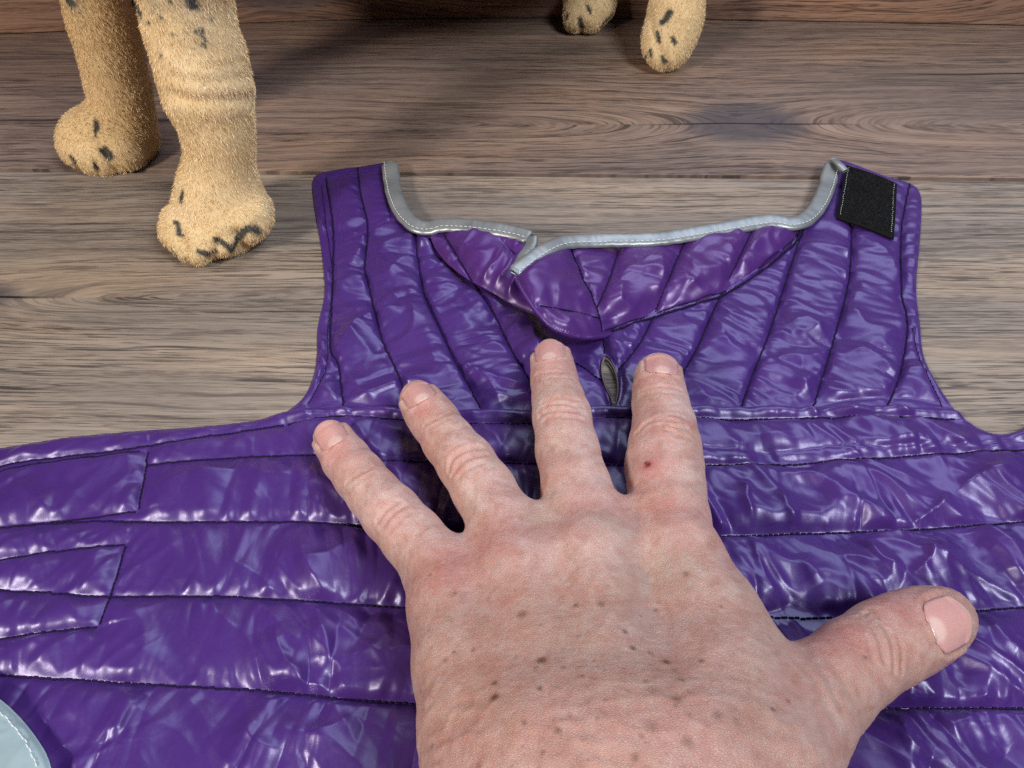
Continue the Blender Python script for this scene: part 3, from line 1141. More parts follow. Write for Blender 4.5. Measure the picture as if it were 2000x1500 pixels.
# ---- body panel
body = Sheet(body_poly, 2.4)
body.pm = 0.75 + 0.35 * smoothstep(350, 750, body.PX)
body.rim(TOP_L, 2.6)
body.rim(TOP_M, 1.6)
body.rim(TOP_R, 2.6)
body.rim([(1862, 800), (1876, 808), (1886, 822)], 2.6)
body.rim([(640, 797), (670, 796), (700, 797)], 1.8)
W_STITCH = [(560, 832), (640, 818), (700, 818), (860, 828), (1040, 830), (1180, 820), (1360, 822), (1500, 822), (1640, 818), (1760, 818), (1872, 822)]
BS = dict(
    welt=W_STITCH,
    b1=[(288, 912), (400, 902), (500, 895), (640, 893), (760, 905), (1040, 911), (1380, 915), (1560, 908), (1750, 897), (1900, 888), (2020, 879), (2330, 850)],
    b2=[(-330, 1066), (0, 1033), (180, 1020), (270, 1022), (450, 1022), (600, 1022), (730, 1031), (1000, 1046), (1400, 1050), (1560, 1045), (1750, 1039), (1850, 1033), (2020, 1020), (2330, 1000)],
    b3=[(-330, 1130), (0, 1155), (100, 1160), (215, 1168), (400, 1167), (580, 1175), (800, 1190), (1150, 1210), (1470, 1208), (1600, 1208), (1740, 1202), (1905, 1195), (2020, 1186), (2330, 1170)],
    b4=[(-330, 1285), (0, 1320), (150, 1330), (300, 1340), (500, 1350), (680, 1368), (810, 1376), (1200, 1392), (1700, 1387), (1850, 1385), (2020, 1385), (2330, 1375)],
    b5=[(-330, 1500), (300, 1560), (800, 1600), (1400, 1610), (2330, 1600)],
)
for i, (k, p) in enumerate(BS.items()):
    body.seam(p, lam=2.0 if k == 'welt' else 3.8, depth=1.0 if k != 'b1' else 0.85, pucker=0.6 if k in ('welt', 'b1') else 0.9,
              reach=6 if k == 'welt' else 13, spacing=2.2 if k == 'welt' else 2.8, seed=200 + 3 * i, n=70)
E1 = [(-330, 992), (0, 915), (120, 898), (230, 884), (330, 868), (450, 850), (560, 833)]
E2 = [(-330, 1010), (0, 926), (130, 905), (285, 885)]
R1 = [[(290, 884), (283, 940), (272, 1001)], [(-330, 1075), (0, 1034), (140, 1018), (272, 1002)]]
R2 = [[(-330, 1140), (0, 1098), (100, 1081), (248, 1066)], [(248, 1066), (222, 1150), (195, 1226)], [(-330, 1310), (0, 1252), (100, 1238), (195, 1227)]]
body.seam(E1, lam=2.2, depth=0.85, pucker=0.5, reach=5, spacing=3, seed=230)
body.seam(E2, lam=1.6, depth=0.6, pucker=0.3, reach=4, seed=231)
for i, p in enumerate(R1 + R2):
    body.seam(p, lam=2.4, depth=0.85, pucker=0.7, reach=9, seed=240 + i, spacing=3)
body.seam([(1370, 887), (1500, 887), (1620, 880), (1760, 880), (1900, 874), (2050, 862)], lam=1.6, depth=0.45, pucker=0.35, reach=5, seed=250)
lm = smoothstep(380, 620, body.PX)
rm = smoothstep(1250, 1500, body.PX)
m1 = 0.60 + 0.20 * lm + 0.40 * rm
m2 = 0.50 + 0.35 * lm * smoothstep(1500, 900, body.PX) + 0.85 * rm
body.f *= 0.72 + 0.28 * smoothstep(350, 800, body.PX)
body.crumple(1.0, 9, 64, 0.75, 3.5, 0.9 * smoothstep(420, 200, body.PX))
body.crumple(2.6, 30, 55, -0.9, 1.5, m1)
body.crumple(1.2, 15, 58, -0.75, 2.4, m2)
body.crumple(0.24, 7, 61, -0.7, 1.8, m2)
for a, b, h, wd, bend in [((590, 1050), (640, 1170), 1.6, 3, 0.1), ((575, 1110), (700, 1060), 1.3, 3, 0.1), ((570, 960), (680, 990), 1.3, 3, -0.2), ((540, 1230), (600, 1340), 1.8, 3.4, 0.1),
                          ((620, 1210), (650, 1330), 1.4, 3, -0.1), ((650, 1300), (780, 1220), 1.6, 3.5, 0.15), ((290, 1360), (240, 1460), 1.2, 4, 0.1), ((480, 1400), (560, 1480), 1.5, 3.5, 0.2),
                          ((600, 1440), (700, 1400), 1.4, 3, 0.1), ((380, 930), (560, 900), 0.9, 3.0, 0.05), ((300, 960), (480, 930), 1.2, 3.4, -0.06),
                          ((1450, 950), (1470, 1040), 1.8, 2.4, 0.1), ((1520, 970), (1560, 1040), 1.6, 2.6, 0.15), ((1600, 950), (1760, 1030), 1.9, 3.0, 0.06), ((1770, 1030), (1850, 970), 2.2, 2.2, 0.1),
                          ((1850, 975), (1990, 930), 1.8, 2.6, -0.1), ((1680, 1060), (1760, 1130), 2.2, 3, 0.15), ((1770, 1140), (1800, 1070), 2.2, 2.6, 0.2), ((1840, 1060), (1860, 1160), 1.8, 3, 0.2),
                          ((1460, 1070), (1530, 1190), 1.9, 3, 0.08), ((1560, 1090), (1600, 1150), 1.2, 3, 0.08), ((1900, 1060), (1990, 1150), 1.6, 3.6, -0.1), ((1910, 1210), (2000, 1300), 1.6, 3.4, 0.1),
                          ((1780, 1330), (1830, 1380), 1.5, 3, 0.1), ((1830, 1270), (1900, 1370), 1.5, 3, 0.2), ((1740, 1400), (1810, 1490), 1.8, 3, 0.2), ((1900, 1400), (1960, 1480), 1.5, 3, 0.1),
                          ((1640, 850), (1780, 866), 1.2, 2.6, 0.1), ((1420, 846), (1560, 850), 1.0, 4, 0.1), ((1730, 835), (1800, 880), 1.0, 3, -0.1)]:
    body.fold(a, b, h, wd, bend)
body_o = body.build('body_panel', M_CLOTH, coat, 4.3, floor_z=0.0012, press=True)
for i, (k, p) in enumerate(BS.items()):
    body.stitches(p, M_THREAD, coat, rad=0.36, lift=0.22, seed=100 + i)
for i, p in enumerate([E1, E2] + R1 + R2):
    body.stitches(p, M_THREAD, coat, length=1.7, rad=0.34, lift=0.2, seed=120 + i)

# ---- reflective corner at the lower left (edge of the leg opening)
PC = [(-60, 1330), (0, 1366), (40, 1402), (75, 1446), (98, 1490), (110, 1560), (-160, 1640), (-300, 1500), (-200, 1360)]
patch = Sheet(np.concatenate([spline(PC[:6], 60), np.array(PC[6:], float)]), 3.0, lambda a, b: np.full(np.shape(a), COATZ + 0.0065))
patch.rim(PC[:6], 1.2)
patch.crumple(0.5, 9, 88)
patch.build('reflective_patch', M_PATCH, coat, 2.2, floor_z=0.001)
patch.stitches([(-80, 1345), (-12, 1380), (28, 1418), (60, 1460), (82, 1510)], M_WTHREAD, coat, length=1.6, rad=0.22, lift=0.15, seed=130)

# ---- grey binding round the neckline
def bind_curve(nodes, n):
    c = spline([(a, b, z) for a, b, z in nodes], n)
    return at_z(c[:, 0], c[:, 1], c[:, 2])


Z0 = 0.0055
left_nodes = [(761, 318, Z0), (765, 350, Z0), (772, 385, Z0), (788, 418, Z0), (812, 441, Z0), (838, 446, Z0), (868, 440, 0.008), (930, 443, 0.011), (1000, 454, 0.013), (1036, 464, 0.014)]
back_nodes = [(1040, 463, 0.0145), (1036, 482, 0.0135), (1022, 502, 0.012), (1008, 520, 0.0125)]
front_nodes = [(1004, 533, 0.0215), (1028, 514, 0.0215), (1062, 491, 0.0205), (1105, 474, 0.0178), (1180, 470, 0.0135), (1285, 467, 0.0115), (1400, 449, 0.0095), (1500, 433, 0.008), (1545, 437, 0.0065), (1575, 428, 0.006), (1598, 402, 0.006), (1613, 370, 0.006), (1622, 338, 0.006), (1630, 318, 0.006)]
V, F = [], []
for nodes, hw, n in ((left_nodes, 16.5, 110), (back_nodes, 13.0, 40), (front_nodes, 16.5, 190)):
    c = bind_curve(nodes, n)
    dz = depth_of(c)
    wv = hw * dz / FPX
    k = np.arange(n)
    wv = wv * (1 + 0.03 * np.sin(k * 0.9) * np.sin(k * 0.13))
    th = 0.0016 * (1 + 0.035 * np.sin(k * 1.3 + np.sin(k * 0.4) * 2))
    endr = np.minimum(1, np.minimum(k, n - 1 - k) / 3.0 + 0.55)
    up = np.array([0.0, -0.30, 1.0]) if nodes is not back_nodes else np.array([-0.5, -0.5, 0.8])
    v, f = ribbon(c, wv * endr, th * endr, None, '', None, up)
    b = len(V)
    V += list(v)
    F += [tuple(i + b for i in q) for q in f]
mesh_obj('neck_binding', V, F, M_GREY, coat)
for nodes, n in ((left_nodes, 110), (front_nodes, 190)):
    c = bind_curve(nodes, n)
    tan = np.gradient(c, axis=0)
    side = np.cross(tan, (0, 0, 1.0))
    side /= np.linalg.norm(side, axis=1, keepdims=True)
    c2 = c + side * (10.5 * depth_of(c) / FPX)[:, None] + np.array([0, 0, 0.0012])
    stitch_mesh(c2, M_WTHREAD, coat, 1.9, 0.7, 0.24, 0.25, 'binding_stitching', 0.08, 9)
# folded end of the binding on the right strap
c = bind_curve([(1628, 312, 0.009), (1640, 322, 0.0105), (1652, 334, 0.0095)], 16)
v, f = ribbon(c, 0.0021, 0.0009, None, '', None)
mesh_obj('binding_end', v, f, M_GREY, coat)

# ---- hook-and-loop patch on the right strap
VQ = [(1653, 322), (1752, 358), (1746, 466), (1634, 425)]
top = np.array([at_z(a, b, 0.0050) for a, b in VQ])
n = 14
uu, vv = np.meshgrid(np.linspace(0, 1, n), np.linspace(0, 1, n))
P = ((1 - uu) * (1 - vv))[..., None] * top[0] + (uu * (1 - vv))[..., None] * top[1] + (uu * vv)[..., None] * top[2] + ((1 - uu) * vv)[..., None] * top[3]
P[..., 2] += 0.0006 * np.sin(uu * 3.1) + 0.0005 * np.sin(vv * 3.1)
g = np.arange(n * n).reshape(n, n)
F = np.stack([g[1:, :-1].ravel(), g[1:, 1:].ravel(), g[:-1, 1:].ravel(), g[:-1, :-1].ravel()], 1)
vel = mesh_obj('fastener_patch', P.reshape(-1, 3), F, M_VEL, coat)
sm = vel.modifiers.new('thickness', 'SOLIDIFY')
sm.thickness = 0.0011
sm.offset = -1
HV, HF = [], []
r = np.random.default_rng(5)
for _ in range(7000):
    u, v = r.uniform(0.05, 0.93), r.uniform(0.02, 0.98)
    p = (1 - u) * (1 - v) * top[0] + u * (1 - v) * top[1] + u * v * top[2] + (1 - u) * v * top[3]
    p = p + np.array([0, 0, 0.0006 * math.sin(u * 3.1) + 0.0005 * math.sin(v * 3.1)])
    an = r.uniform(0, 6.28)
    d = np.array([math.cos(an), math.sin(an), 0])
    q = p + np.array([0.0006, 0.0002, 0.0007]) * r.uniform(0.6, 1.2) + d * 0.0004
    b = len(HV)
    sd = np.array([-d[1], d[0], 0]) * 0.00012
    HV += [p - sd, p + sd, q]
    HF.append((b, b + 1, b + 2))
ho = mesh_obj('hook_pile', HV, np.array(HF), M_HOOK, vel, smooth=False)
ho['kind'] = 'stuff'
for e in ((0, 3), (1, 2)):
    a, b = top[e[0]], top[e[1]]
    inw = (top[1] - top[0]) * (0.05 if e[0] == 0 else -0.06)
    c = np.stack([a + inw + (b - a) * f for f in np.linspace(0.05, 0.95, 60)]) + np.array([0, 0, 0.0006])
    stitch_mesh(c, M_WTHREAD, vel, 0.5, 1.3, 0.16, 0.15, 'patch_stitching', 0.1, 3)

# ---- rim of the leash slit
c = np.array(spline(SLIT + [SLIT[0]], 80))
C3 = at_z(c[:, 0], c[:, 1], 0.0042)
v, f = ribbon(C3 - np.array([0, 0, 0.0026]), 0.00035, 0.0011, None, '', None, seg=8)
mesh_obj('slit_edge', v, f, M_LINING, coat)
HV, HF = surface_nets(hand_sdf, (-0.115, -0.24, -0.004), (0.150, 0.235, 0.135), 0.00125)
HV = relax(HV, HF, 3)
HV, HF = subdivide(HV, HF)
HV = relax(HV, HF, 2)
HN = mesh_normals(HV, HF)
hx, hy = project(HV)


def fine_noise(P, sc, seed):
    return perlin(P[:, 0] * sc + P[:, 2] * sc * 0.6, P[:, 1] * sc + P[:, 2] * sc * 0.7, seed)


disp = np.zeros(len(HV))
up_side = smoothstep(-0.1, 0.35, HN[:, 2] * 0.8 - HN[:, 1] * 0.45)
# creases (photograph pixels), depth mm, width mm
creases = [
    # little finger
    ([(676, 945), (700, 925), (728, 912)], 0.35, 0.7), ([(684, 952), (708, 934), (732, 922)], 0.25, 0.6),
    ([(735, 1022), (752, 1000), (778, 978)], 0.35, 0.8), ([(745, 1032), (764, 1006), (792, 986)], 0.35, 0.8), ([(758, 1040), (778, 1018), (800, 1000)], 0.25, 0.8),
    # ring
    ([(828, 830), (852, 818), (878, 806)], 0.30, 0.7), ([(834, 838), (858, 826), (880, 816)], 0.22, 0.6),
    ([(876, 918), (885, 895), (912, 880), (938, 874)], 0.45, 0.9), ([(884, 926), (904, 902), (930, 890), (946, 888)], 0.42, 0.9), ([(878, 906), (900, 882), (930, 870)], 0.28, 0.8), ([(893, 934), (915, 914), (945, 902)], 0.3, 0.8),
    # middle
    ([(1046, 732), (1080, 726), (1116, 728)], 0.32, 0.7), ([(1048, 742), (1082, 737), (1118, 738)], 0.25, 0.6),
    ([(1052, 802), (1075, 790), (1105, 790), (1138, 796)], 0.42, 0.9), ([(1050, 815), (1078, 802), (1110, 803), (1142, 808)], 0.45, 0.9), ([(1060, 824), (1090, 814), (1138, 819)], 0.32, 0.8), ([(1058, 786), (1090, 778), (1130, 782)], 0.25, 0.8),
    # index
    ([(1248, 764), (1290, 754), (1330, 760)], 0.25, 0.7), ([(1248, 774), (1290, 766), (1334, 770)], 0.22, 0.7),
    ([(1242, 846), (1262, 826), (1290, 818), (1320, 822)], 0.45, 1.0), ([(1285, 822), (1310, 832), (1345, 838)], 0.35, 0.8), ([(1290, 832), (1315, 846), (1350, 858)], 0.3, 0.8), ([(1286, 812), (1320, 812), (1350, 822)], 0.25, 0.8),
    # thumb
    ([(1688, 1196), (1706, 1228), (1722, 1262), (1730, 1296)], 0.42, 0.9), ([(1702, 1188), (1726, 1222), (1744, 1262), (1748, 1310)], 0.42, 0.9), ([(1720, 1192), (1744, 1226), (1760, 1266), (1762, 1312)], 0.3, 0.9), ([(1672, 1206), (1694, 1244), (1706, 1290)], 0.25, 0.9),
    ([(1556, 1290), (1590, 1330), (1625, 1400)], 0.25, 1.2), ([(1575, 1275), (1615, 1330), (1645, 1390)], 0.22, 1.2), ([(1600, 1262), (1640, 1320), (1668, 1372)], 0.2, 1.2),
]
jit = []
for pts, dep, wid in creases:
    pts = spline(pts, 18)
    jit.append(pts + np.random.default_rng(int(pts[0, 0])).normal(0, 1.1, pts.shape))
for (pts, dep, wid), L in zip(creases, cast_all(hand_sdf, jit)):
    m, d = near_line(HV, L, 0.004)
    d = d / MM
    disp[m] -= dep * np.exp(-(d / wid) ** 2) - 0.35 * dep * np.exp(-((d - wid * 1.9) / wid) ** 2)
# knuckle bulges, tendons, hollows between the metacarpals, veins
bumps = [((1155, 1050), 16, 0.9), ((1015, 1085), 15, 0.7), ((1315, 1060), 17, 0.8), ((890, 1160), 15, 0.6),
         ((1235, 1100), 14, -0.3), ((1085, 1110), 12, -0.3), ((955, 1150), 12, -0.3), ((1060, 1090), 8, 0.5),
         ((1265, 905), 9, 0.5), ((905, 890), 9, 0.3), ((1100, 800), 10, 0.3), ((1305, 830), 10, 0.3)]
for ((a, b), rad, h), c in zip(bumps, cast_all(hand_sdf, [q[0] for q in bumps])):
    d = np.linalg.norm(HV - c[0], axis=1) / MM
    disp += h * np.exp(-(d / rad * 1.6) ** 2) * up_side
veins = [([(1160, 1070), (1185, 1250), (1200, 1430)], 0.40, 3.5), ([(1025, 1100), (1080, 1280), (1130, 1450)], 0.3, 3.5), ([(1310, 1090), (1300, 1250), (1260, 1450)], 0.3, 4), ([(900, 1180), (1000, 1320), (1080, 1460)], 0.2, 4),
         ([(1240, 1120), (1180, 1220), (1060, 1330), (1000, 1460)], 0.28, 2.2), ([(1350, 1150), (1390, 1300), (1400, 1450)], 0.35, 2.4), ([(1400, 1250), (1330, 1380), (1320, 1480)], 0.25, 2.2)]
for (pts, h, wid), L in zip(veins, cast_all(hand_sdf, [spline(v[0], 30) for v in veins])):
    m, d = near_line(HV, L, 0.012)
    disp[m] += h * np.exp(-(d / MM / wid) ** 2) * up_side[m]
# fine transverse folds over the back of the hand, stronger towards the wrist
wr_m = smoothstep(1230, 1420, hy) * up_side * smoothstep(1700, 1500, hx)
ww = HV[:, 1] * 620 + 2.2 * fine_noise(HV, 60, 3) + 1.2 * fine_noise(HV, 190, 4)
disp += 0.42 * wr_m * (0.6 - np.abs(np.sin(ww))) * (0.5 + fine_noise(HV, 45, 6))
back = smoothstep(1000, 1120, hy) * up_side
disp += 0.10 * back * fine_noise(HV * np.array([1.0, 2.6, 1.0]), 420, 8)
disp += 0.05 * up_side * fine_noise(HV, 900, 9)

# ---- nails: centre pixel, direction to the fingertip in pixels, half length, half width (pixels)
nails = {
    'little': ((643, 846), (-0.42, -1.0), 33, 32, 39),
    'ring': ((814, 764), (-0.45, -1.0), 30, 32, 40),
    'middle': ((1071, 681), (-0.10, -1.0), 28, 31, 41),
    'index': ((1294, 708), (0.10, -1.0), 20, 33, 46),
    'thumb': ((1860, 1217), (0.93, -0.36), 56, 50, 74),
}
nail_frames = {}
for k, (c, dr, hl, hw, rr) in nails.items():
    C, e = hand_sdf.cast(np.array([c[0]]), np.array([c[1]]))
    N = hand_sdf.grad(C)[0]
    C = C[0]
    ch = fchain[k]
    ax = ch.p[0] - ch.p[2]
    ax /= np.linalg.norm(ax)
    # nail faces the dorsal side: blend of surface normal and the sight line
    T = ax - N * (ax @ N)
    T /= np.linalg.norm(T)
    B = np.cross(N, T)
    s = depth_of(C) / FPX
    fore = 1.0
    nail_frames[k] = (C, T, B, N, hl * s, hw * s, rr * s)
NAILSPEC = {'little': (0.0072, 0.0058), 'ring': (0.0074, 0.0063), 'middle': (0.0080, 0.0065), 'index': (0.0078, 0.0068), 'thumb': (0.0092, 0.0078)}
colmask_nail = np.zeros(len(HV))
for k, (C, T, B, N, hl, hw, rr) in nail_frames.items():
    hl, hw = NAILSPEC[k]
    q = HV - C
    m = np.linalg.norm(q, axis=1) < 0.02
    u, v, nn = q[m] @ T, q[m] @ B, q[m] @ N
    ok = nn > -0.006
    un = np.clip((-u / hl - 0.25) / 0.76, 0, 1)
    hwu = hw * (np.sqrt(1 - un ** 2) * 0.88 + 0.12)          # the plate narrows to a rounded base
    r_ = np.maximum(np.abs(v) - hwu, 0)
    du = np.maximum(-u - hl, 0)
    out = np.hypot(r_, du) / MM
    inside = (np.abs(v) < hwu) & (u > -hl)
    ridge = np.exp(-((out - 0.9) / 0.75) ** 2) * (u < hl * 0.75)
    disp[m] += np.where(ok, 0.5 * ridge - np.where(inside & (u < hl * 1.2), 0.45, 0.0), 0)
HV2 = HV + HN * (disp * MM)[:, None]

# ---- skin colour per vertex
base = np.array(srgb(228, 192, 182)[:3])
col = np.tile(base, (len(HV), 1))


def tint(mask, c):
    global col
    c = np.array(srgb(*c)[:3])
    col = col * (1 - mask[:, None]) + c * mask[:, None]


SPOTS = []


def spot(px_, py_, rad_px, c, amt, sharp=2.0):
    SPOTS.append((px_, py_, rad_px, c, amt, sharp))


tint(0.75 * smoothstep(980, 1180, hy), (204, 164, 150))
tint(0.4 * smoothstep(-0.1, 0.5, fine_noise(HV, 55, 21)), (206, 150, 136))
tint(0.30 * smoothstep(0.0, 0.5, fine_noise(HV, 70, 22)), (206, 178, 156))
tint(0.35 * smoothstep(0.0, 0.5, fine_noise(HV, 150, 23)), (200, 150, 136))
tint(0.22 * smoothstep(0.1, 0.6, fine_noise(HV, 330, 24)), (168, 118, 100))
for a, b, rp, c, am in [
    (1270, 905, 55, (208, 134, 126), 0.55), (1290, 990, 80, (214, 150, 136), 0.5), (1120, 1000, 70, (212, 146, 138), 0.4),
    (960, 1060, 70, (212, 142, 134), 0.55), (860, 1110, 70, (212, 142, 134), 0.55), (1180, 1020, 45, (206, 182, 164), 0.5), (1060, 1010, 40, (204, 182, 160), 0.5),
    (1290, 1110, 70, (196, 172, 158), 0.5), (1350, 1240, 90, (188, 152, 146), 0.45), (1480, 1400, 110, (190, 152, 142), 0.5), (1050, 1180, 70, (204, 158, 140), 0.5),
    (1640, 1240, 70, (210, 134, 130), 0.55), (1750, 1180, 60, (212, 138, 136), 0.5), (1690, 1300, 60, (214, 158, 140), 0.4),
    (770, 1000, 35, (218, 160, 146), 0.4), (905, 890, 40, (214, 156, 140), 0.4), (1100, 810, 45, (216, 160, 146), 0.4), (1300, 830, 45, (216, 156, 140), 0.4),
    (655, 880, 45, (224, 158, 150), 0.6), (825, 800, 45, (224, 158, 150), 0.6), (1080, 715, 45, (224, 158, 148), 0.6), (1288, 730, 45, (224, 160, 146), 0.6), (1850, 1200, 60, (214, 142, 138), 0.5),
    (1000, 1400, 120, (206, 150, 132), 0.4), (1250, 1420, 140, (208, 152, 138), 0.4), (880, 1350, 90, (214, 168, 146), 0.4), (1040, 1240, 60, (196, 138, 120), 0.35), (1160, 1260, 110, (192, 164, 148), 0.4)]:
    spot(a, b, rp, c, am)
moles = [(966, 1361, 9, 0.85), (966, 1334, 6, 0.6), (1058, 1291, 9, 0.75), (1301, 1295, 7, 0.85), (1236, 1266, 6, 0.7), (1221, 1234, 5, 0.65), (1370, 1293, 5, 0.6), (1125, 1182, 5, 0.6), (1137, 1320, 4, 0.6),
         (1055, 1347, 6, 0.6), (1174, 1182, 7, 0.5), (1340, 1122, 6, 0.45), (1020, 1200, 9, 0.5), (1332, 1330, 6, 0.45), (1322, 1370, 10, 0.4), (1510, 1385, 5, 0.55), (1540, 1370, 4, 0.55), (1408, 1185, 4, 0.45), (1690, 1284, 4, 0.5),
         (840, 1124, 3, 0.6), (1240, 1480, 8, 0.45), (1400, 1400, 9, 0.4), (1060, 1470, 5, 0.5), (1270, 1420, 12, 0.35), (1345, 1450, 10, 0.35), (925, 1270, 5, 0.4), (870, 1290, 6, 0.35), (1275, 1350, 14, 0.3), (1180, 1400, 8, 0.3)]
rr_ = np.random.default_rng(12)
for _ in range(70):
    moles.append((rr_.normal(1150, 170), min(1498, rr_.normal(1370, 110)), rr_.uniform(2.5, 6), rr_.uniform(0.15, 0.45)))
for _ in range(26):
    spot(rr_.uniform(860, 1480), rr_.uniform(1120, 1490), rr_.uniform(14, 40), (176, 124, 104), rr_.uniform(0.12, 0.34))
for a, b, rp, am in moles:
    spot(a, b, rp * 1.15, (112, 70, 50), min(0.92, am * 1.3), 3.0)
spot(1267, 909, 14, (196, 84, 84), 0.7, 2.0)
spot(1267, 909, 6.5, (110, 22, 24), 0.95, 3.0)
spot(1262, 905, 3.5, (60, 10, 14), 0.9, 3.0)

for (a, b, rp, c, am, sh_), p in zip(SPOTS, cast_all(hand_sdf, [q[:2] for q in SPOTS])):
    rr0 = rp * depth_of(p[0]) / FPX
    m = np.nonzero(np.all(np.abs(HV - p[0]) < rr0 * 2.6, axis=1))[0]
    k_ = (am * np.exp(-(np.linalg.norm(HV[m] - p[0], axis=1) / rr0) ** sh_))[:, None]
    col[m] = col[m] * (1 - k_) + np.array(srgb(*c)[:3]) * k_

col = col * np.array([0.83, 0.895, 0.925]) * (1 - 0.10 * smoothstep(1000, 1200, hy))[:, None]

w = NT('skin')
at = w.n('ShaderNodeAttribute', attribute_name='tone')
tc = w.n('ShaderNodeTexCoord')
ob = tc.outputs['Object']
n1 = w.noise(ob, 260.0, 4.0, 0.6)
n2 = w.noise(ob, 90.0, 3.0)
mp = w.n('ShaderNodeMapping', in_Vector=ob)
mp.inputs['Scale'].default_value = (1.0, 1.9, 1.4)
vor = w.n('ShaderNodeTexVoronoi', feature='DISTANCE_TO_EDGE', in_Vector=mp.outputs[0], in_Scale=1150.0)
vor2 = w.n('ShaderNodeTexVoronoi', feature='DISTANCE_TO_EDGE', in_Vector=ob, in_Scale=1500.0)
c1 = w.mix(w.maprange(n1, 0.36, 0.64, 0.0, 0.45), at.outputs['Color'], w.mix(1.0, at.outputs['Color'], srgb(232, 196, 186), 'MULTIPLY'))
c1 = w.mix(w.maprange(n2, 0.4, 0.65, 0.0, 0.3), c1, w.mix(1.0, c1, srgb(245, 218, 206), 'MULTIPLY'))
c1 = w.mix(w.maprange(vor.outputs[0], 0.0, 0.12, 0.10, 0.0), c1, w.mix(1.0, c1, srgb(196, 150, 136), 'MULTIPLY'))
h = w.math('ADD', w.maprange(vor.outputs[0], 0.0, 0.18, 0.0, 1.0, True), w.math('MULTIPLY', w.maprange(vor2.outputs[0], 0.0, 0.2, 0.0, 1.0), 0.35))
h = w.math('ADD', h, w.math('MULTIPLY', n1, 1.2))
w.set(Base_Color=c1, Roughness=0.46, Specular_IOR_Level=0.42, Subsurface_Weight=0.22, Subsurface_Scale=0.004,
      Normal=w.bump(h, 0.5, 0.0002))
w.b.inputs['Subsurface Radius'].default_value = (1.0, 0.36, 0.22)
M_SKIN = w.m
w = NT('fingernail')
at = w.n('ShaderNodeAttribute', attribute_name='tone')
tc = w.n('ShaderNodeTexCoord')
w.set(Base_Color=at.outputs['Color'], Roughness=0.22, Specular_IOR_Level=0.55, Subsurface_Weight=0.15, Subsurface_Scale=0.002,
      Normal=w.bump(w.noise(tc.outputs['Object'], 500.0, 2.0), 0.08, 0.0002))
M_NAIL = w.m

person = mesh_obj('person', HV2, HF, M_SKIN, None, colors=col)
tag(person, 'left hand with spread fingers pressed flat on the purple quilted coat', 'person')

for k, (C, T, B, N, hl, hw, rr) in nail_frames.items():
    hl, hw = NAILSPEC[k]
    R = hw * 1.08
    nu, nv = 22, 19
    Vn, cn = [], []
    for i in range(nu):
        u = -1 + 2 * i / (nu - 1)
        for j in range(nv):
            v = -1 + 2 * j / (nv - 1)
            # rounded base, gently rounded free edge
            wv = 1.0 - 0.10 * u * u
            if u < -0.25:
                wv *= math.sqrt(max(0.0, 1 - ((-u - 0.25) / 0.76) ** 2)) * 0.88 + 0.12
            lu = hl * u
            if u > 0.2:
                lu = hl * (u - 0.36 * ((u - 0.2) / 0.8) ** 2 * v * v)
            an = v * wv * hw / R
            p = C + T * lu + B * (R * math.sin(an)) + N * (R * (math.cos(an) - 1) - 0.05 * lu * lu / hl + 0.0003)
            Vn.append(p)
            pink = np.array(srgb(202, 152, 147)[:3])
            white = np.array(srgb(226, 214, 200)[:3])
            lun = np.array(srgb(216, 180, 172)[:3])
            fe = smoothstep(0.90, 0.97, u + 0.05 * v * v)
            lu_ = smoothstep(0.42, 0.30, math.hypot((u + 1.0) * 0.62, v * 0.55))
            cc = pink * (1 - lu_) + lun * lu_
            cn.append(cc * (1 - fe) + white * fe)
    Vn = np.array(Vn)
    # settle the plate onto the finger
    uu = np.repeat(np.linspace(-1, 1, nu), nv)
    for _ in range(4):
        d = hand_sdf(Vn)
        gN = hand_sdf.grad(Vn)
        want = np.where(uu > 0.7, np.clip(d, 0.0002, 0.0012), np.clip(d, -0.0001, 0.00025))
        Vn = Vn + gN * (want - d)[:, None] * 0.7
    g2 = np.arange(nu * nv).reshape(nu, nv)
    Fq = np.stack([g2[1:, :-1].ravel(), g2[1:, 1:].ravel(), g2[:-1, 1:].ravel(), g2[:-1, :-1].ravel()], 1)
    nrm = np.cross(Vn[Fq[0, 1]] - Vn[Fq[0, 0]], Vn[Fq[0, 2]] - Vn[Fq[0, 0]])
    if nrm @ N < 0:
        Fq = Fq[:, ::-1]
    no = mesh_obj('fingernail', Vn, Fq, M_NAIL, person, colors=np.array(cn))
    sm = no.modifiers.new('thickness', 'SOLIDIFY')
    sm.thickness = 0.00035
    sm.offset = -1

# ================================================================== PLUSH DOG
dog_sdf = Shape()


def leg_chain(nodes, k=0.003):
    """nodes (px, py, ground distance y of the axis, radius px)"""
    pts = [at_y(a, b, y) for a, b, y, r in nodes]
    rad = [(r - 4.5) * depth_of(p) / FPX for p, (a, b, y, r) in zip(pts, nodes)]
    return Chain(pts, rad, k)


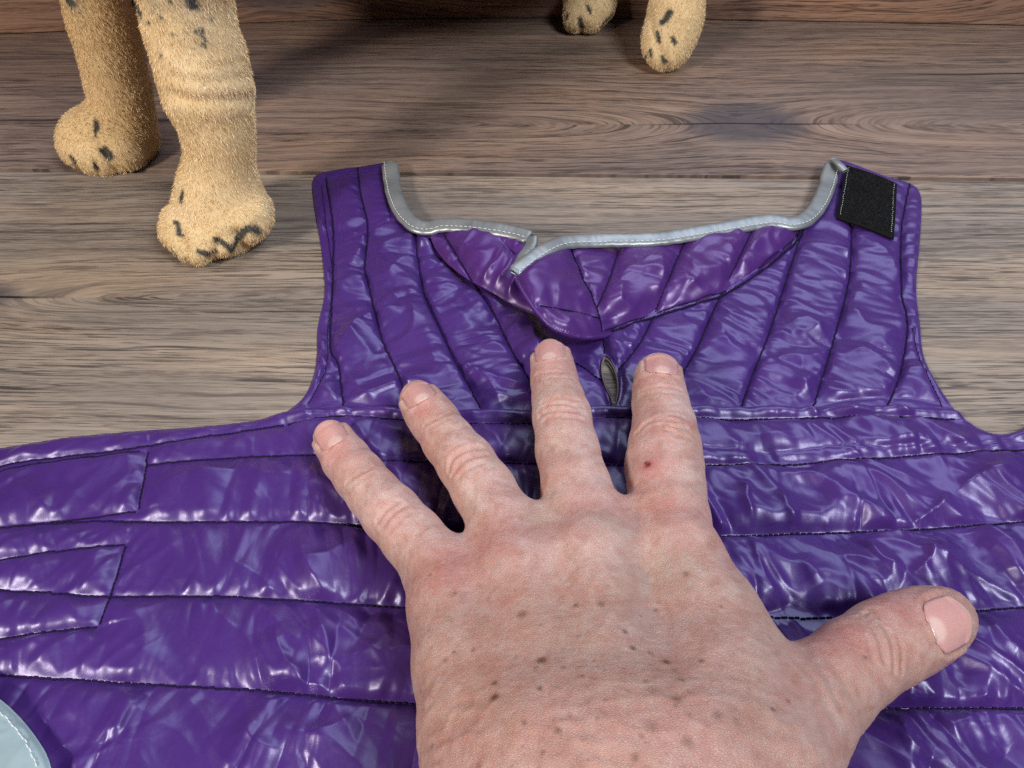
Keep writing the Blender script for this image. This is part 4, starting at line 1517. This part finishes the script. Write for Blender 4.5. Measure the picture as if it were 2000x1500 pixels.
yA = at_z(225, 352)[1] + 0.030      # left front foot
yB = at_z(400, 522)[1] + 0.026      # right front foot
yC = at_z(1135, 78)[1] + 0.022
yD = at_z(1290, 146)[1] + 0.020
parts = [
    # near front leg
    leg_chain([(345, -160, yB + 0.012, 92), (355, -40, yB + 0.010, 90), (368, 40, yB + 0.008, 90), (390, 110, yB + 0.006, 92), (403, 165, yB + 0.005, 91), (404, 190, yB + 0.004, 84), (414, 205, yB + 0.004, 80),
               (424, 250, yB + 0.003, 73), (429, 290, yB + 0.003, 68), (428, 330, yB + 0.003, 70), (428, 365, yB + 0.002, 80), (430, 400, yB, 92)]),
    leg_chain([(430, 395, yB, 88), (437, 432, yB - 0.006, 76)]),
    leg_chain([(352, 432, yB - 0.004, 42), (352, 452, yB - 0.012, 44), (375, 486, yB - 0.022, 36)]),
    leg_chain([(400, 460, yB - 0.014, 50), (392, 486, yB - 0.024, 36)]),
    leg_chain([(440, 450, yB - 0.012, 50), (436, 468, yB - 0.020, 38)]),
    leg_chain([(490, 415, yB - 0.004, 50), (480, 436, yB - 0.012, 44), (496, 428, yB - 0.010, 40)]),
    # far front leg
    leg_chain([(175, -160, yA + 0.006, 74), (185, -40, yA + 0.006, 72), (200, 40, yA + 0.006, 68), (218, 110, yA + 0.005, 64), (232, 170, yA + 0.004, 62), (240, 215, yA + 0.003, 62), (238, 250, yA, 68)]),
    leg_chain([(172, 268, yA - 0.008, 58), (205, 272, yA - 0.006, 74), (250, 268, yA - 0.002, 62)]),
    leg_chain([(160, 285, yA - 0.014, 50), (200, 300, yA - 0.018, 50), (240, 292, yA - 0.014, 52)]),
    # rear legs
    leg_chain([(1190, -150, yC + 0.02, 52), (1172, -60, yC + 0.014, 50), (1160, -10, yC + 0.006, 50), (1150, 14, yC, 46)]),
    leg_chain([(1130, 14, yC - 0.006, 36), (1124, 38, yC - 0.012, 30)]),
    leg_chain([(1165, 10, yC - 0.003, 42), (1150, 32, yC - 0.010, 36)]),
    leg_chain([(1345, -170, yD + 0.03, 58), (1338, -80, yD + 0.02, 55), (1325, -10, yD + 0.008, 56), (1318, 40, yD, 60)]),
    leg_chain([(1314, 50, yD, 58), (1308, 84, yD - 0.008, 50), (1302, 104, yD - 0.014, 38)]),
    leg_chain([(1276, 70, yD - 0.004, 30), (1277, 100, yD - 0.014, 26), (1286, 118, yD - 0.018, 22)]),
]
for i, c in enumerate(parts):
    dog_sdf.add(c, 0.0035)
# trunk, neck and head stay above the picture; they are what shades the floor
fA, fB = parts[6].p[0], parts[0].p[0]
rC, rD = parts[9].p[0], parts[12].p[0]
sh = (fA + fB) / 2 + np.array([0.006, 0.012, 0.036])
hp = (rC + rD) / 2 + np.array([-0.01, -0.005, 0.045])
fd = (sh - hp) / np.linalg.norm(sh - hp)
for top, bot in ((sh + (fA - fB) * 0.25, fA), (sh - (fA - fB) * 0.25, fB), (hp + (rC - rD) * 0.25, rC), (hp - (rC - rD) * 0.25, rD)):
    dog_sdf.add(Chain([bot, top], [0.027, 0.034], 0.01), 0.016)
dog_sdf.add(Chain([hp, (hp + sh) / 2 + np.array([0, 0, 0.004]), sh], [0.052, 0.052, 0.058], 0.02), 0.02)
nk = sh + fd * 0.055 + np.array([0, 0, 0.075])
dog_sdf.add(Chain([sh, nk], [0.045, 0.036], 0.02), 0.02)
hd = nk + fd * 0.02 + np.array([0, 0, 0.03])
dog_sdf.add(Chain([hd, hd + fd * 0.035], [0.044, 0.036], 0.01), 0.015)
dog_sdf.add(Chain([hd + fd * 0.03, hd + fd * 0.08 + np.array([0, 0, -0.012])], [0.026, 0.02], 0.01), 0.015)
perp = np.cross(fd, (0, 0, 1))
for s in (-1, 1):
    e0 = hd + perp * s * 0.03 + np.array([0, 0, 0.03])
    dog_sdf.add(Chain([e0, e0 + perp * s * 0.012 + np.array([0, 0, 0.04])], [0.015, 0.006], 0.01), 0.01)
dog_sdf.add(Chain([hp, hp - fd * 0.07 + np.array([0, 0, 0.03]), hp - fd * 0.10 + np.array([0, 0, 0.07])], [0.018, 0.012, 0.008], 0.01), 0.015)
allp = np.concatenate([fn.p for fn, k in dog_sdf.items])
lo, hi = allp.min(0) - 0.062, allp.max(0) + 0.062
lo[2] = -0.01
DV, DF = surface_nets(dog_sdf, lo, hi, 0.003)
DV = relax(DV, DF, 2)
DV, DF = subdivide(DV, DF)
DV = relax(DV, DF, 2)
DN = mesh_normals(DV, DF)
DV[:, 2] = np.maximum(DV[:, 2], 0.0012)
# folds in the plush
dd = np.zeros(len(DV))
dfolds = [([(325, 182), (400, 196), (492, 190)], -1.2, 2.2), ([(322, 168), (400, 182), (494, 172)], 0.5, 2.5), ([(330, 208), (410, 222), (488, 214)], 0.7, 3), ([(350, 122), (420, 130), (480, 118)], -0.9, 2.2), ([(340, 150), (420, 158), (488, 148)], -0.7, 2.0), ([(320, 98), (400, 104), (470, 94)], -0.6, 2.2), ([(300, 420), (322, 400), (352, 396)], -0.8, 2.0), ([(350, 492), (420, 470), (520, 430)], -0.9, 1.8),
                   ([(1268, 20), (1276, 60), (1292, 110)], -1.6, 1.6), ([(1140, 0), (1150, 30)], -0.8, 1.6), ([(190, 240), (200, 300)], -0.6, 2.5), ([(414, 512), (428, 466)], -2.6, 1.9), ([(478, 486), (460, 452)], -2.6, 1.9), ([(365, 522), (356, 466)], -2.6, 1.9), ([(140, 312), (152, 334)], -2.0, 1.8), ([(184, 318), (190, 345)], -2.0, 1.8), ([(202, 292), (226, 338)], -2.0, 1.8), ([(1132, 36), (1136, 66)], -2.0, 1.7), ([(1300, 108), (1306, 138)], -2.0, 1.7)]
for (pts, h, wd), L in zip(dfolds, cast_all(dog_sdf, [spline(q[0], 24) for q in dfolds])):
    m, d = near_line(DV, L, 0.009)
    dd[m] += h * np.exp(-(d / MM / wd) ** 2)
dd += 0.5 * perlin(DV[:, 0] * 90 + DV[:, 2] * 50, DV[:, 1] * 60 + DV[:, 2] * 80, 5)
DV2 = DV + DN * (dd * MM)[:, None]
DV2[:, 2] = np.maximum(DV2[:, 2], 0.0012)

dcol = np.tile(np.array(srgb(226, 200, 154)[:3]), (len(DV), 1))


def dtint(mask, c):
    global dcol
    c = np.array(srgb(*c)[:3])
    dcol = dcol * (1 - mask[:, None]) + c * mask[:, None]


nz = perlin(DV[:, 0] * 40 + DV[:, 2] * 30, DV[:, 1] * 40 + DV[:, 2] * 44, 9)
dtint(0.5 * smoothstep(-0.1, 0.6, nz), (236, 214, 174))
dpx, dpy = project(DV)
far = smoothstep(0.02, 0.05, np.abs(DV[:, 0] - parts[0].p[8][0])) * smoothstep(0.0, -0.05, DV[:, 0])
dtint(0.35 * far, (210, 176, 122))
marks = [  # black paint strokes on toes and legs
    ([(346, 436), (352, 458)], 6.5), ([(336, 490), (350, 508)], 5), ([(386, 492), (404, 500), (420, 496)], 7.5), ([(420, 470), (440, 478), (455, 492)], 8), ([(458, 488), (468, 466), (480, 448), (496, 446), (508, 456)], 8), ([(357, 376), (350, 392)], 5),
    ([(186, 238), (190, 250)], 6), ([(202, 294), (214, 306)], 9), ([(138, 310), (150, 328)], 6.5), ([(184, 322), (188, 336)], 5), ([(108, 290), (112, 300)], 5), ([(186, 250), (188, 268)], 2.5),
    ([(132, 0), (140, 6)], 9), ([(264, 2), (272, 22)], 9), ([(372, 0), (378, 12)], 11), ([(330, 0), (336, 4)], 4), ([(284, 40), (290, 44)], 3), ([(412, 36), (416, 38)], 3), ([(394, 58), (402, 80)], 4), ([(336, 66), (340, 68)], 3.5), ([(378, 60), (384, 62)], 3), ([(310, 106), (313, 110)], 2.5), ([(398, 88), (402, 92)], 4), ([(316, 36), (319, 40)], 3),
    ([(1308, 24), (1302, 34), (1294, 42)], 7), ([(1314, 74), (1318, 84)], 4.5), ([(1269, 98), (1271, 108)], 4.5), ([(1292, 112), (1300, 124)], 4.5), ([(1284, 64), (1287, 80)], 4), ([(1247, 50), (1246, 90)], 7), ([(1262, 106), (1256, 118)], 3.5), ([(1254, 34), (1252, 60)], 6),
    ([(1148, 12), (1153, 24)], 3.5), ([(1108, 30), (1106, 36)], 3.5), ([(1132, 38), (1136, 56)], 5), ([(1196, 28), (1180, 44), (1172, 56)], 5), ([(1218, 0), (1212, 8)], 5)]
rag = 1 + 0.35 * perlin(DV[:, 0] * 400 + DV[:, 2] * 300, DV[:, 1] * 300 + DV[:, 2] * 400, 31)
for (pts, rp), L in zip(marks, cast_all(dog_sdf, [densify(q[0], 8) for q in marks])):
    s = depth_of(L[0]) / FPX
    m, d = near_line(DV, L, rp * s * 2)
    k_ = (0.93 * smoothstep(1.25, 0.75, d / (rp * s) / rag[m]))[:, None]
    dcol[m] = dcol[m] * (1 - k_) + np.array(srgb(42, 50, 56)[:3]) * k_
smudge = [(385, 70, 28, 0.22), (300, 8, 26, 0.35), (140, 4, 22, 0.4), (360, 8, 30, 0.25)]
for (a, b, rp, am), L in zip(smudge, cast_all(dog_sdf, [q[:2] for q in smudge])):
    dtint(am * np.exp(-(np.linalg.norm(DV - L[0], axis=1) / (rp * depth_of(L[0]) / FPX)) ** 2), (96, 106, 108))

w = NT('plush_base')
at = w.n('ShaderNodeAttribute', attribute_name='tone')
w.set(Base_Color=w.mix(1.0, at.outputs['Color'], grey(0.9), 'MULTIPLY'), Roughness=0.9, Specular_IOR_Level=0.1)
M_PLUSH = w.m
w = NT('plush_fibre')
at = w.n('ShaderNodeAttribute', attribute_name='tone')
w.set(Base_Color=at.outputs['Color'], Roughness=0.38, Specular_IOR_Level=0.6, Sheen_Weight=0.25)
M_FUR = w.m

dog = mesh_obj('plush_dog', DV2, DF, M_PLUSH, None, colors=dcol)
tag(dog, 'tan plush toy dog standing on the floor, black paint strokes on its paws', 'toy dog')

# short pile: thin blades leaning down the leg
r = np.random.default_rng(77)
A, B_, C_ = DV2[DF[:, 0]], DV2[DF[:, 1]], DV2[DF[:, 2]]
area = np.linalg.norm(np.cross(B_ - A, DV2[DF[:, 3]] - A), axis=1)
fc = DV2[DF].mean(1)
wgt = area * np.where(fc[:, 2] < 0.15, 1.0, 0.12)
NB = 260000
pick = r.choice(len(DF), NB, p=wgt / wgt.sum())
u, v = r.random(NB), r.random(NB)
Q = DF[pick]
wts = [(1 - u) * (1 - v), u * (1 - v), u * v, (1 - u) * v]
P = sum(DV2[Q[:, i]] * wts[i][:, None] for i in range(4))
Nn = sum(DN[Q[:, i]] * wts[i][:, None] for i in range(4))
Nn /= np.linalg.norm(Nn, axis=1, keepdims=True)
Cc = sum(dcol[Q[:, i]] * wts[i][:, None] for i in range(4))
Cc = Cc * r.uniform(0.82, 1.25, (NB, 1))
down = np.array([0.12, -0.25, -1.0]) + r.normal(0, 0.35, (NB, 3))
flow = down - Nn * np.einsum('ij,ij->i', down, Nn)[:, None]
dirn = Nn * r.uniform(0.45, 0.95, (NB, 1)) + flow * 0.85
dirn /= np.linalg.norm(dirn, axis=1, keepdims=True)
ln = r.uniform(0.0010, 0.0020, (NB, 1))
sd = np.cross(dirn, r.normal(0, 1, (NB, 3)))
sd /= np.linalg.norm(sd, axis=1, keepdims=True)
wd = r.uniform(0.00008, 0.00014, (NB, 1))
tipp = P + dirn * ln + flow * ln * 0.25
low_ = (tipp[:, 2] < 0.0003) | (P[:, 2] < 0.002)
tipp[:, 2] = np.maximum(tipp[:, 2], 0.0004)
FV = np.stack([P - sd * wd, P + sd * wd, P + dirn * ln * 0.55 + sd * wd * 0.7, tipp], 1).reshape(-1, 3)
ix = np.arange(NB) * 4
FF = np.stack([ix, ix + 1, ix + 2, ix + 3], 1)
fur = mesh_obj('fur', FV, FF, M_FUR, dog, smooth=False, colors=np.repeat(Cc, 4, axis=0))
fur['kind'] = 'stuff'
